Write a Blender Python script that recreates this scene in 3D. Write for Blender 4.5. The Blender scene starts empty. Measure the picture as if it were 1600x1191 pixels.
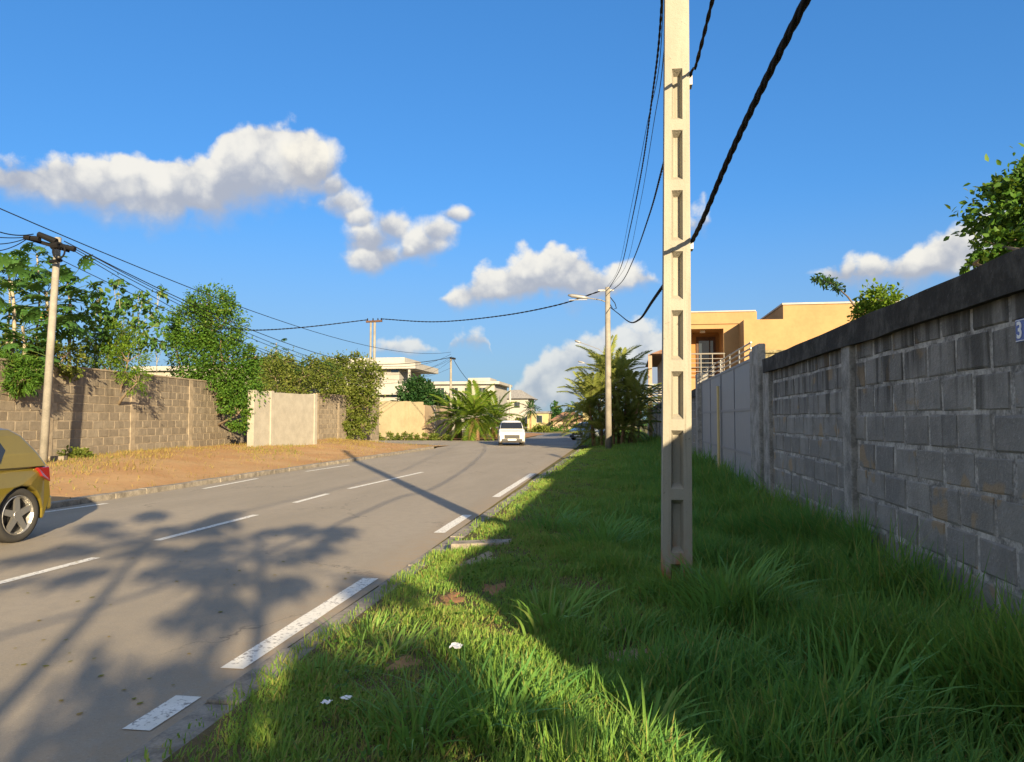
import bpy, bmesh, math, random
import numpy as np
from mathutils import Vector, Matrix, Euler

random.seed(7); RNG = np.random.default_rng(7)
scene = bpy.context.scene
R = math.radians

# ---------------------------------------------------------------- camera
FPX, CX, CY, EYE = 1180.0, 800.0, 595.5, 1.6
YAW = math.atan(173/FPX); PITCH = math.atan(59.5/FPX)
cd = bpy.data.cameras.new("camera"); cam = bpy.data.objects.new("camera", cd)
scene.collection.objects.link(cam)
cd.sensor_width = 36; cd.lens = FPX/1600*36; cd.clip_start = 0.05; cd.clip_end = 4000
cam.location = (0, 0, EYE); cam.rotation_euler = (R(90)+PITCH, 0, YAW)
scene.camera = cam
CAMR = Euler((R(90)+PITCH, 0, YAW)).to_matrix()

# ---------------------------------------------------------------- sun and sky
SUN_AZ, SUN_EL = R(153.5), R(15.7)          # azimuth clockwise from +Y
SDIR = Vector((math.sin(SUN_AZ)*math.cos(SUN_EL), math.cos(SUN_AZ)*math.cos(SUN_EL), math.sin(SUN_EL)))
sl = bpy.data.lights.new("sun", 'SUN'); sl.energy = 3.5; sl.angle = R(0.6); sl.color = (1.0, 0.79, 0.50)
so = bpy.data.objects.new("sun", sl); scene.collection.objects.link(so)
so.rotation_euler = (-SDIR).to_track_quat('-Z', 'Y').to_euler(); so.location = (10, -20, 30)
SKY_STRENGTH = 0.08
scene.view_settings.view_transform = 'Standard'; scene.view_settings.look = 'None'
scene.view_settings.gamma = 1.0; scene.view_settings.use_curve_mapping = False
scene.view_settings.exposure = 1.88
scene.cycles.use_denoising = True
scene.cycles.max_bounces = 6; scene.cycles.transparent_max_bounces = 8

def ray(px, py):
    return CAMR @ Vector(((px-CX)/FPX, -(py-CY)/FPX, -1))
def G(px, py, z=0.0):                       # pixel on the horizontal plane z
    d = ray(px, py); t = (z-EYE)/d.z
    return Vector((d.x*t, d.y*t, z))
def DP(px, py, depth):                      # pixel at a distance along the view axis
    return Vector((0, 0, EYE)) + ray(px, py)*depth
def AX(px, py, X):
    d = ray(px, py); return Vector((0, 0, EYE)) + d*(X/d.x)
def AY(px, py, Y):
    d = ray(px, py); return Vector((0, 0, EYE)) + d*(Y/d.y)
FWD = CAMR @ Vector((0, 0, -1))
def depth_of(p): return (Vector(p)-Vector((0, 0, EYE))).dot(FWD)

world = bpy.data.worlds.new("World"); scene.world = world; world.use_nodes = True
wt = world.node_tree; wt.nodes.clear()
class NT:                                   # small node-graph helper
    def __init__(s, tree): s.t = tree
    def n(s, typ, **kw):
        nd = s.t.nodes.new(typ)
        for k, v in kw.items(): setattr(nd, k, v)
        return nd
    def put(s, sock, v):
        if isinstance(v, bpy.types.NodeSocket): s.t.links.new(v, sock)
        elif v is not None: sock.default_value = v
    def math(s, op, a, b=None, c=None, clamp=False):
        nd = s.n('ShaderNodeMath', operation=op, use_clamp=clamp)
        for i, v in enumerate((a, b, c)): s.put(nd.inputs[i], v)
        return nd.outputs[0]
    def vmath(s, op, a, b=None):
        nd = s.n('ShaderNodeVectorMath', operation=op)
        s.put(nd.inputs[0], a)
        if b is not None: s.put(nd.inputs[1], b)
        return nd.outputs['Value'] if op in ('LENGTH', 'DOT_PRODUCT') else nd.outputs[0]
    def noise(s, vec, scale, detail=4, rough=0.55, dist=0.0, out=0):
        nd = s.n('ShaderNodeTexNoise'); s.put(nd.inputs['Vector'], vec)
        nd.inputs['Scale'].default_value = scale; nd.inputs['Detail'].default_value = detail
        nd.inputs['Roughness'].default_value = rough; nd.inputs['Distortion'].default_value = dist
        return nd.outputs[out]
    def ramp(s, v, a, b, c=0.0, d=1.0, smooth=True):
        nd = s.n('ShaderNodeMapRange', interpolation_type='SMOOTHSTEP' if smooth else 'LINEAR', clamp=True)
        for i, q in enumerate((v, a, b, c, d)): s.put(nd.inputs[i], q)
        return nd.outputs[0]
    def mix(s, f, a, b, mode='MIX'):
        nd = s.n('ShaderNodeMix', data_type='RGBA', blend_type=mode)
        s.put(nd.inputs[0], f)
        for i, q in ((6, a), (7, b)):
            if isinstance(q, (tuple, list)) and len(q) == 3: q = (*q, 1)
            s.put(nd.inputs[i], q)
        return nd.outputs[2]

def azel(px, py):
    d = ray(px, py); return math.atan2(d.x, d.y), math.atan2(d.z, math.hypot(d.x, d.y))
SKY_TINT = (0.385, 0.71, 1.10); CL_LIT = (3.3, 3.15, 2.8); CL_SHADE = (1.55, 1.62, 1.82); HORIZON_CLOUD = (1.5, 1.75, 2.05)
# cloud banks seen in the photograph: (column, top row, bottom row) outlines turned into directions in the sky
LAY = [
 [(520,580,520),(575,556,540),(600,530,558),(650,533,560),(690,566,536),(705,522,545),(735,510,548),(765,524,546),(776,600,540),(790,640,560),(806,600,655),(850,552,655),(900,524,655),(945,514,655),(1000,502,655),(1040,508,655),(1100,520,655),(1180,545,655),(1300,565,655),(1640,575,655)],
 [(600,500,440),(665,490,450),(692,462,475),(705,450,488),(740,430,486),(790,410,486),(830,388,482),(870,379,482),(908,390,486),(940,414,490),(965,410,468),(1010,418,446),(1045,470,420),(1640,480,400)],
 [(-60,240,320),(0,246,318),(50,248,328),(100,238,336),(150,240,348),(200,236,354),(240,256,360),(270,240,364),(330,236,366),(346,222,360),(360,198,354),(400,190,346),(440,190,330),(460,188,320),(480,194,316),(492,206,314),(502,226,310),(508,256,300),(514,310,270),(800,400,300),(980,390,300),(1030,372,352),(1060,347,376),(1105,324,370),(1135,380,330),(1240,450,400),(1290,412,445),(1330,403,458),(1400,404,462),(1450,374,460),(1500,345,438),(1550,320,425),(1640,300,400)]]
AZ0, AZ1 = R(-52), R(40)
w = NT(wt)
tc = w.n('ShaderNodeTexCoord'); sep = w.n('ShaderNodeSeparateXYZ'); dirn = w.vmath('NORMALIZE', tc.outputs['Generated']); w.put(sep.inputs[0], dirn)
az = w.math('ARCTAN2', sep.outputs[0], sep.outputs[1]); el = w.math('ARCSINE', sep.outputs[2])
cmb = w.n('ShaderNodeCombineXYZ'); w.put(cmb.inputs[0], az); w.put(cmb.inputs[1], el)
warp = w.noise(cmb.outputs[0], 16.0, 3, .55, out=1)
wsep = w.n('ShaderNodeSeparateXYZ'); w.put(wsep.inputs[0], warp)
azw = w.math('ADD', az, w.math('MULTIPLY', w.math('SUBTRACT', wsep.outputs[0], .5), .03)); elw = w.math('ADD', el, w.math('MULTIPLY', w.math('SUBTRACT', wsep.outputs[1], .5), .024))
nzc = w.math('SUBTRACT', w.noise(cmb.outputs[0], 34.0, 6, .62), .5); soft = w.noise(cmb.outputs[0], 20.0, 3)
vr = w.n('ShaderNodeTexVoronoi', feature='F1'); w.put(vr.inputs['Vector'], w.vmath('ADD', cmb.outputs[0], w.vmath('MULTIPLY', warp, (.03, .03, 0)))); vr.inputs['Scale'].default_value = 21.0; vr.inputs['Detail'].default_value = 2.0; vr.inputs['Roughness'].default_value = .45
puff = w.math('SUBTRACT', .48, vr.outputs['Distance'])
sky = w.n('ShaderNodeTexSky', sky_type='NISHITA'); sky.sun_disc = False
sky.sun_elevation = SUN_EL; sky.sun_rotation = SUN_AZ; sky.air_density = 1.0; sky.dust_density = 0.3; sky.ozone_density = 3.0
hs = w.n('ShaderNodeHueSaturation'); w.put(hs.inputs['Color'], sky.outputs[0]); hs.inputs['Saturation'].default_value = 1.2
gm = w.n('ShaderNodeGamma'); w.put(gm.inputs[0], hs.outputs[0]); gm.inputs[1].default_value = .62
col = w.mix(1.0, gm.outputs[0], SKY_TINT, 'MULTIPLY')
col = w.mix(w.ramp(el, 0.0, .30, .62, 0.0), col, (1.1, 1.42, 1.8))   # pale air towards the horizon
low = w.ramp(el, 0.0, 0.17, .40, 0.0)       # far clouds low on the horizon pale into the sky
def bank(col, mid, half, dmax, lit, shade):
    dv = w.math('SUBTRACT', elw, mid); h = w.math('DIVIDE', dv, w.math('MAXIMUM', half, .006))
    q = w.math('ADD', w.math('SUBTRACT', w.math('ADD', half, .017), w.math('ABSOLUTE', dv)), w.math('ADD', w.math('MULTIPLY', nzc, .034), w.math('MULTIPLY', puff, .030)))
    edge = w.ramp(h, -.9, .5, .042, .016)
    d = w.math('MULTIPLY', w.ramp(q, 0.0, edge, 0, dmax), w.ramp(w.math('ADD', h, w.math('MULTIPLY', w.math('SUBTRACT', soft, .5), 1.4)), -1.3, -.2, .55, 1.0))
    sh = w.ramp(w.math('ADD', h, w.math('ADD', w.math('MULTIPLY', puff, 1.5), w.math('MULTIPLY', w.math('ADD', nzc, w.math('SUBTRACT', soft, .5)), 1.6))), -1.15, .45)
    c = w.mix(low, w.mix(sh, shade, lit), HORIZON_CLOUD)
    return w.mix(d, col, c)
# cloud carried on outside the view, made heavier to whiten and brighten the fill
on = w.noise(w.vmath('MULTIPLY', dirn, (1, 1, 3.2)), 2.6, 6, .55)
outm = w.math('MULTIPLY', w.math('MULTIPLY', w.ramp(w.math('ABSOLUTE', w.math('ADD', az, R(6))), R(44), R(58)), w.ramp(el, .02, .10)), w.ramp(el, 1.5, 1.0))
od = w.math('MULTIPLY', w.ramp(on, .44, .58, 0, .95), outm); col = w.mix(od, col, w.mix(w.ramp(on, .58, .8), CL_LIT, CL_SHADE))
bc_ = w.n('ShaderNodeCombineXYZ'); w.put(bc_.inputs[0], azw); w.put(bc_.inputs[1], elw); blobv = bc_.outputs[0]
u = w.n('ShaderNodeMapRange'); u.clamp = True
for i, q in enumerate((azw, AZ0, AZ1, 0.0, 1.0)): w.put(u.inputs[i], q)
uc = w.n('ShaderNodeCombineXYZ')
for i in range(3): w.put(uc.inputs[i], u.outputs[0])
for li, lay in enumerate(LAY):
    cv = w.n('ShaderNodeRGBCurve'); w.put(cv.inputs['Color'], uc.outputs[0]); mp_ = cv.mapping; mp_.use_clip = True
    pts = []
    for (px, tp_, bt) in lay:
        a, e1 = azel(px, tp_); _, e2 = azel(px, bt); pts.append(((a-AZ0)/(AZ1-AZ0), (e1+e2)/2, (e1-e2)/2))
    for ch, f in ((0, lambda p: p[1]/.6), (1, lambda p: p[2]/.2+.5)):
        c = mp_.curves[ch]; c.points[0].location = (0, .5 if ch == 0 else .3); c.points[1].location = (1, .5 if ch == 0 else .45)
        c.points[0].location = (0, f(pts[0]) if li == 2 or ch == 0 else .35); c.points[1].location = (1, f(pts[-1]))
        for p in pts:
            if .002 < p[0] < .998: c.points.new(p[0], f(p))
        for p in c.points: p.handle_type = 'VECTOR'
    mp_.update()
    cs = w.n('ShaderNodeSeparateColor'); w.put(cs.inputs[0], cv.outputs[0])
    mid = w.math('MULTIPLY', cs.outputs[0], .6); half = w.math('MULTIPLY', w.math('SUBTRACT', cs.outputs[1], .5), .2)
    col = bank(col, mid, half, .92 if li else .8, CL_LIT, CL_SHADE)
acc = None
for (px, py, rx, ry) in [(497,262,36,46),(480,250,40,50),(520,292,30,26),(541,318,38,26),(562,338,26,22),(580,372,48,36),(612,352,34,28),(572,402,38,26),(600,395,40,26),(662,376,42,34),(684,358,30,24),(645,388,26,20),(712,334,26,12)]:
    a0_, e0_ = azel(px, py); a1_, _ = azel(px+rx, py); _, e1_ = azel(px, py-ry)
    dvec = w.vmath('MULTIPLY', w.vmath('SUBTRACT', blobv, (a0_, e0_, 0)), (1/(a1_-a0_), 1/(e1_-e0_), 0)); v = w.math('SUBTRACT', 1.0, w.vmath('LENGTH', dvec))
    dy = w.n('ShaderNodeSeparateXYZ'); w.put(dy.inputs[0], dvec)
    if acc is None: acc, hh = v, dy.outputs[1]
    else:
        gsel = w.ramp(w.math('SUBTRACT', v, acc), -.25, .25); hm = w.n('ShaderNodeMix'); w.put(hm.inputs[0], gsel); w.put(hm.inputs[2], hh); w.put(hm.inputs[3], dy.outputs[1]); hh = hm.outputs[0]; acc = w.math('SMOOTH_MAX', acc, v, .35)
qb = w.math('ADD', w.math('MULTIPLY', acc, .034), w.math('ADD', w.math('ADD', w.math('MULTIPLY', nzc, .034), .0135), w.math('MULTIPLY', puff, .018)))
db_ = w.math('MULTIPLY', w.ramp(qb, 0.0, .026, 0, .92), w.ramp(w.math('ADD', hh, w.math('MULTIPLY', w.math('SUBTRACT', soft, .5), 1.4)), -1.2, -.1, .5, 1.0))
shb = w.ramp(w.math('ADD', hh, w.math('ADD', w.math('MULTIPLY', puff, 1.2), w.math('MULTIPLY', nzc, 1.6))), -1.0, .4)
col = w.mix(db_, col, w.mix(shb, CL_SHADE, CL_LIT))
bg = w.n('ShaderNodeBackground'); w.put(bg.inputs[0], col); bg.inputs[1].default_value = SKY_STRENGTH
wo = w.n('ShaderNodeOutputWorld'); w.put(wo.inputs[0], bg.outputs[0])

# ---------------------------------------------------------------- materials
MATS = {}
def newmat(name):
    m = bpy.data.materials.new(name); m.use_nodes = True; t = NT(m.node_tree); m.node_tree.nodes.clear()
    MATS[name] = m; return m, t
def finish(t, color, rough=0.85, bump=None, bstr=0.3, bdist=0.01, metallic=0.0, spec=0.3, coat=0.0):
    b = t.n('ShaderNodeBsdfPrincipled'); t.put(b.inputs['Base Color'], color if not (isinstance(color, tuple) and len(color) == 3) else (*color, 1))
    t.put(b.inputs['Roughness'], rough); b.inputs['Metallic'].default_value = metallic; b.inputs['Specular IOR Level'].default_value = spec
    b.inputs['Coat Weight'].default_value = coat
    if bump is not None:
        bn = t.n('ShaderNodeBump'); t.put(bn.inputs['Height'], bump); bn.inputs['Strength'].default_value = bstr; bn.inputs['Distance'].default_value = bdist
        t.put(b.inputs['Normal'], bn.outputs[0])
    o = t.n('ShaderNodeOutputMaterial'); t.put(o.inputs[0], b.outputs[0]); return b
def pos(t): return t.n('ShaderNodeNewGeometry').outputs['Position']
def scaled(t, v, s): return t.vmath('MULTIPLY', v, s)

def simple(name, c, rough=0.8, var=0.18, scale=3.0, bstr=0.15, metallic=0.0, spec=0.3, coat=0.0):
    m, t = newmat(name); p = pos(t)
    n1 = t.noise(p, scale, 5, .6); n2 = t.noise(p, scale*9, 4, .6)
    k = t.math('ADD', t.math('MULTIPLY', n1, .65), t.math('MULTIPLY', n2, .35))
    dark = tuple(x*(1-var*1.6) for x in c); lite = tuple(min(1, x*(1+var)) for x in c)
    finish(t, t.mix(t.ramp(k, .32, .68), dark, lite), rough, n2, bstr, .006, metallic, spec, coat); return m
def flat(name, c, rough=.5, metallic=0.0, spec=.5, coat=0.0):
    m, t = newmat(name); n = t.noise(pos(t), 6.0, 3)
    finish(t, t.mix(n, tuple(x*.9 for x in c), tuple(min(1, x*1.08) for x in c)), rough, None, metallic=metallic, spec=spec, coat=coat); return m
def glass(name, c=(.03, .04, .05)):
    m, t = newmat(name); finish(t, c, .06, None, spec=.8); return m

# asphalt: grey aggregate, darker wheel-track oil stains, pale dusty margins, fine cracks
m, t = newmat('asphalt'); p = pos(t)
fine = t.noise(p, 170, 3, .7); mid = t.noise(p, 7, 5, .6); big = t.noise(scaled(t, p, (1, .22, 1)), .7, 4, .6)
c = t.mix(t.ramp(big, .3, .7), (.27, .235, .18), (.335, .29, .225))
c = t.mix(t.ramp(mid, .35, .75), c, t.mix(.5, c, (.24, .215, .18)))
c = t.mix(t.ramp(fine, .5, .85), c, (.42, .385, .32)); c = t.mix(t.ramp(fine, .46, .2), c, (.19, .17, .145))
spots = t.ramp(t.noise(p, 1.9, 2, .4), .72, .80, 0, .45); c = t.mix(spots, c, (.20, .18, .155))
vor = t.n('ShaderNodeTexVoronoi', feature='DISTANCE_TO_EDGE'); t.put(vor.inputs['Vector'], t.vmath('ADD', scaled(t, p, (1, .6, 1)), t.vmath('MULTIPLY', t.noise(p, 2.2, 4, .6, out=1), (.7, .7, .7)))); vor.inputs['Scale'].default_value = .33
crack = t.math('MULTIPLY', t.ramp(vor.outputs['Distance'], .007, .0), t.ramp(t.noise(p, .5, 2), .5, .62))
c = t.mix(t.math('MULTIPLY', crack, .6), c, (.07, .065, .06))
sxx = t.n('ShaderNodeSeparateXYZ'); t.put(sxx.inputs[0], p)
mg = t.math('MULTIPLY', t.ramp(t.math('ADD', sxx.outputs[0], t.math('MULTIPLY', mid, .5)), -2.75, -2.05), t.ramp(mid, .3, .6)); c = t.mix(t.math('MULTIPLY', mg, .6), c, (.36, .27, .17))
agg = t.noise(p, 55, 3, .7); c = t.mix(t.ramp(agg, .56, .7, 0, .35), c, (.45, .41, .34)); c = t.mix(t.ramp(agg, .44, .3, 0, .35), c, (.14, .125, .105))
finish(t, c, .88, fine, .5, .008)
m, t = newmat('asphalt_old_shaded'); p = pos(t); fine = t.noise(p, 120, 3, .7)
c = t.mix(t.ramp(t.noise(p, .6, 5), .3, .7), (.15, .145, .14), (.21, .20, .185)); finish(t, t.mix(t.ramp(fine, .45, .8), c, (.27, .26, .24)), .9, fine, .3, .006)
# worn road paint
m, t = newmat('road_paint'); p = pos(t); wn = t.noise(p, 26, 5, .7); w2 = t.noise(p, 4, 3)
c = t.mix(t.ramp(w2, .3, .7), (.70, .68, .60), (.80, .78, .71)); c = t.mix(t.ramp(t.math('ADD', wn, t.math('MULTIPLY', w2, .3)), .67, .80), c, (.27, .25, .22)); finish(t, c, .75, wn, .2, .003)
# soils
def soil(name, a, b, c3, sc=2.0):
    m, t = newmat(name); p = pos(t); n1 = t.noise(p, sc*.35, 5, .6); n2 = t.noise(p, sc*4, 5, .65); n3 = t.noise(p, 60, 3, .7)
    c = t.mix(t.ramp(n1, .35, .65), a, b); c = t.mix(t.ramp(n2, .5, .75), c, c3); c = t.mix(t.ramp(n3, .6, .8, 0, .4), c, tuple(x*.5 for x in a))
    finish(t, c, .95, t.math('ADD', n2, t.math('MULTIPLY', n3, .4)), .6, .03, spec=.1)
soil('orange_soil', (.41, .235, .11), (.45, .29, .145), (.33, .23, .11)); soil('verge_soil', (.10, .085, .04), (.15, .11, .055), (.07, .075, .025))
soil('red_soil', (.34, .18, .09), (.38, .23, .12), (.27, .17, .09)); soil('far_ground', (.17, .16, .06), (.22, .18, .09), (.12, .14, .045), .6)
soil('sand', (.36, .28, .19), (.42, .33, .23), (.25, .2, .13))
# concrete blocks of the right wall: bluish-grey, a few tan ones, black mould running down from the coping
def blockmat(name, ca, cb, tan, tanamt, mould, ztop, ptan=.72):
    m, t = newmat(name); p = pos(t); oi = t.n('ShaderNodeObjectInfo')
    rnd = oi.outputs['Random']; n1 = t.noise(p, 3.2, 5, .65); n2 = t.noise(p, 38, 4, .7); st = t.noise(scaled(t, p, (6, 6, .7)), 1.0, 4, .6)
    c = t.mix(rnd, ca, cb); c = t.mix(t.ramp(n1, .3, .7, 0, .55), c, tuple(x*.62 for x in ca)); c = t.mix(t.ramp(n2, .52, .8, 0, .5), c, tuple(min(1, x*1.5) for x in cb))
    c = t.mix(t.math('MULTIPLY', t.ramp(t.noise(scaled(t, p, (2.2, 2.2, 2.2)), 1.0, 3, .5, .4), ptan, ptan+.05), tanamt), c, tan)
    sz = t.n('ShaderNodeSeparateXYZ'); t.put(sz.inputs[0], p)
    top = t.math('ADD', t.ramp(sz.outputs[2], ztop-1.5, ztop, 0, .55, False), t.math('MULTIPLY', t.math('SUBTRACT', st, .5), 1.6))
    c = t.mix(t.math('MULTIPLY', t.ramp(top, .25, .6), mould), c, (.035, .033, .03))
    finish(t, c, .95, t.math('ADD', n2, t.math('MULTIPLY', n1, .7)), .7, .02, spec=.15)
blockmat('grey_block', (.235, .228, .215), (.315, .305, .285), (.34, .25, .15), .7, .7, 2.55, .60)
blockmat('tan_block', (.215, .183, .14), (.29, .25, .19), (.22, .16, .10), .5, .35, 3.15)
simple('grey_mortar', (.36, .35, .33), .95, .45, 5, .8); simple('tan_mortar', (.32, .265, .19), .95, .2, 5, .4)
m, t = newmat('mould_coping'); p = pos(t); n1 = t.noise(p, 4, 6, .7); n2 = t.noise(p, 30, 4, .7)
c = t.mix(t.ramp(n1, .4, .75), (.045, .043, .04), (.115, .11, .10)); c = t.mix(t.ramp(n2, .6, .8), c, (.19, .18, .165)); finish(t, c, .95, n2, .6, .015, spec=.1)
m, t = newmat('pole_concrete'); p = pos(t); n1 = t.noise(scaled(t, p, (5, 5, .9)), 1.0, 5, .65); n2 = t.noise(p, 70, 4, .7); n3 = t.noise(p, 16, 4, .7)
c = t.mix(t.ramp(n1, .3, .7), (.28, .262, .215), (.335, .315, .26)); c = t.mix(t.ramp(n2, .55, .75, 0, .5), c, (.18, .165, .13)); c = t.mix(t.ramp(n3, .64, .72, 0, .75), c, (.12, .11, .09)); c = t.mix(t.ramp(t.noise(scaled(t, p, (14, 14, .5)), 1.0, 4, .7), .55, .75, 0, .55), c, (.15, .135, .10))
sz = t.n('ShaderNodeSeparateXYZ'); t.put(sz.inputs[0], p)
rs = t.math('MULTIPLY', t.ramp(sz.outputs[2], .75, .25), t.ramp(t.noise(scaled(t, p, (9, 9, 2)), 1, 3), .38, .55)); c = t.mix(rs, c, (.38, .13, .035))
finish(t, c, .9, t.math('ADD', n2, n3), .5, .008, spec=.2)
simple('grey_concrete', (.30, .29, .27), .92, .3, 5, .4); simple('kerb_concrete', (.27, .24, .195), .92, .28, 6, .5); simple('far_concrete', (.25, .235, .20), .9, .15, 3, .2)
simple('whitewash', (.335, .315, .265), .9, .10, 2.5, .2); simple('cream_wall', (.31, .265, .17), .9, .10, .8, .15); simple('peach_wall', (.34, .265, .18), .9, .1, .8, .15)
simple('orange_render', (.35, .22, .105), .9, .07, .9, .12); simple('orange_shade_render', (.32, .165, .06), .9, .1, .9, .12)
simple('white_render', (.36, .35, .325), .85, .1, .6, .1); simple('yellow_render', (.36, .31, .16), .9, .1, .8, .1); simple('pink_render', (.36, .26, .19), .9, .1, .8, .1)
simple('roof_tile', (.30, .17, .10), .9, .25, 3, .4); simple('grey_roof', (.16, .16, .17), .8, .2, 2, .2); simple('moss_stone', (.24, .21, .12), .95, .5, 9, .8)
flat('gate_grey', (.24, .25, .275), .55, 0, .4); flat('gate_frame_grey', (.19, .20, .225), .55); flat('rail_metal', (.42, .40, .36), .4, .6); flat('galvanised', (.32, .32, .31), .5, .5)
flat('gold_paint', (.20, .155, .022), .3, .35, .5, 1.0); flat('white_paint', (.74, .73, .69), .3, 0, .5, .6); flat('pale_blue_paint', (.46, .52, .56), .3, .2, .5, .6)
flat('black_rubber', (.03, .029, .027), .85); flat('black_plastic', (.03, .03, .032), .6); flat('alloy', (.50, .49, .46), .32, .85); flat('red_lens', (.26, .015, .015), .15, 0, .6, .5)
flat('cable_black', (.010, .010, .011), .75, 0, .15); flat('slit_light_yellow', (.62, .48, .22), .6); flat('plaque_blue', (.05, .09, .34), .35); flat('white_enamel', (.78, .78, .78), .4); flat('paper', (.80, .81, .82), .8); flat('headlamp', (.7, .7, .7), .1)
simple('dark_timber', (.10, .055, .035), .7, .3, 4, .2); glass('window_glass'); glass('car_glass', (.02, .022, .024)); flat('dark_room', (.05, .035, .028), .9)
def leafmat(name, a, b, c3, trans=.35, rough=.55, spec=.25):
    m, t = newmat(name); at = t.n('ShaderNodeAttribute', attribute_name='tint'); oi = t.n('ShaderNodeObjectInfo')
    v = at.outputs['Fac']
    c = t.mix(t.ramp(v, 0, .6, smooth=False), a, b); c = t.mix(t.ramp(v, .72, 1, smooth=False), c, c3)
    c = t.mix(t.math('MULTIPLY', oi.outputs['Random'], .18), c, a)
    bs = t.n('ShaderNodeBsdfPrincipled'); t.put(bs.inputs['Base Color'], c); bs.inputs['Roughness'].default_value = rough; bs.inputs['Specular IOR Level'].default_value = spec
    tr = t.n('ShaderNodeBsdfTranslucent'); t.put(tr.inputs[0], t.mix(.4, c, (.22, .26, .02)))
    mx = t.n('ShaderNodeMixShader'); mx.inputs[0].default_value = trans; t.put(mx.inputs[1], bs.outputs[0]); t.put(mx.inputs[2], tr.outputs[0])
    o = t.n('ShaderNodeOutputMaterial'); t.put(o.inputs[0], mx.outputs[0])
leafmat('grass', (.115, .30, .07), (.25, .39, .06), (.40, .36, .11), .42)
leafmat('grass_broad', (.11, .31, .075), (.20, .38, .07), (.32, .33, .11), .42)
leafmat('dry_grass', (.22, .17, .05), (.30, .22, .075), (.15, .18, .03), .25, .8)
leafmat('vine_leaf', (.04, .11, .015), (.085, .18, .02), (.17, .22, .04)); leafmat('dark_leaf', (.014, .05, .014), (.03, .085, .02), (.06, .12, .03), .25)
leafmat('olive_leaf', (.08, .12, .02), (.145, .18, .03), (.23, .22, .07)); leafmat('lime_leaf', (.075, .16, .015), (.14, .24, .02), (.23, .28, .04), .45)
leafmat('papaya_leaf', (.045, .125, .03), (.085, .19, .04), (.20, .23, .07), .4); leafmat('palm_leaf', (.07, .15, .015), (.16, .25, .025), (.32, .27, .06), .4)
leafmat('areca_leaf', (.19, .25, .05), (.33, .37, .10), (.44, .40, .14), .5); leafmat('conifer_leaf', (.02, .075, .02), (.045, .11, .025), (.06, .13, .03), .2)
simple('bark', (.20, .155, .105), .95, .3, 6, .7); simple('papaya_bark', (.30, .26, .19), .9, .25, 9, .5); simple('palm_trunk', (.34, .21, .12), .95, .3, 8, .6); flat('papaya_fruit', (.42, .26, .06), .5); flat('green_stem', (.10, .16, .04), .6); simple('pale_stem', (.36, .33, .24), .9, .2, 8, .3)

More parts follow.
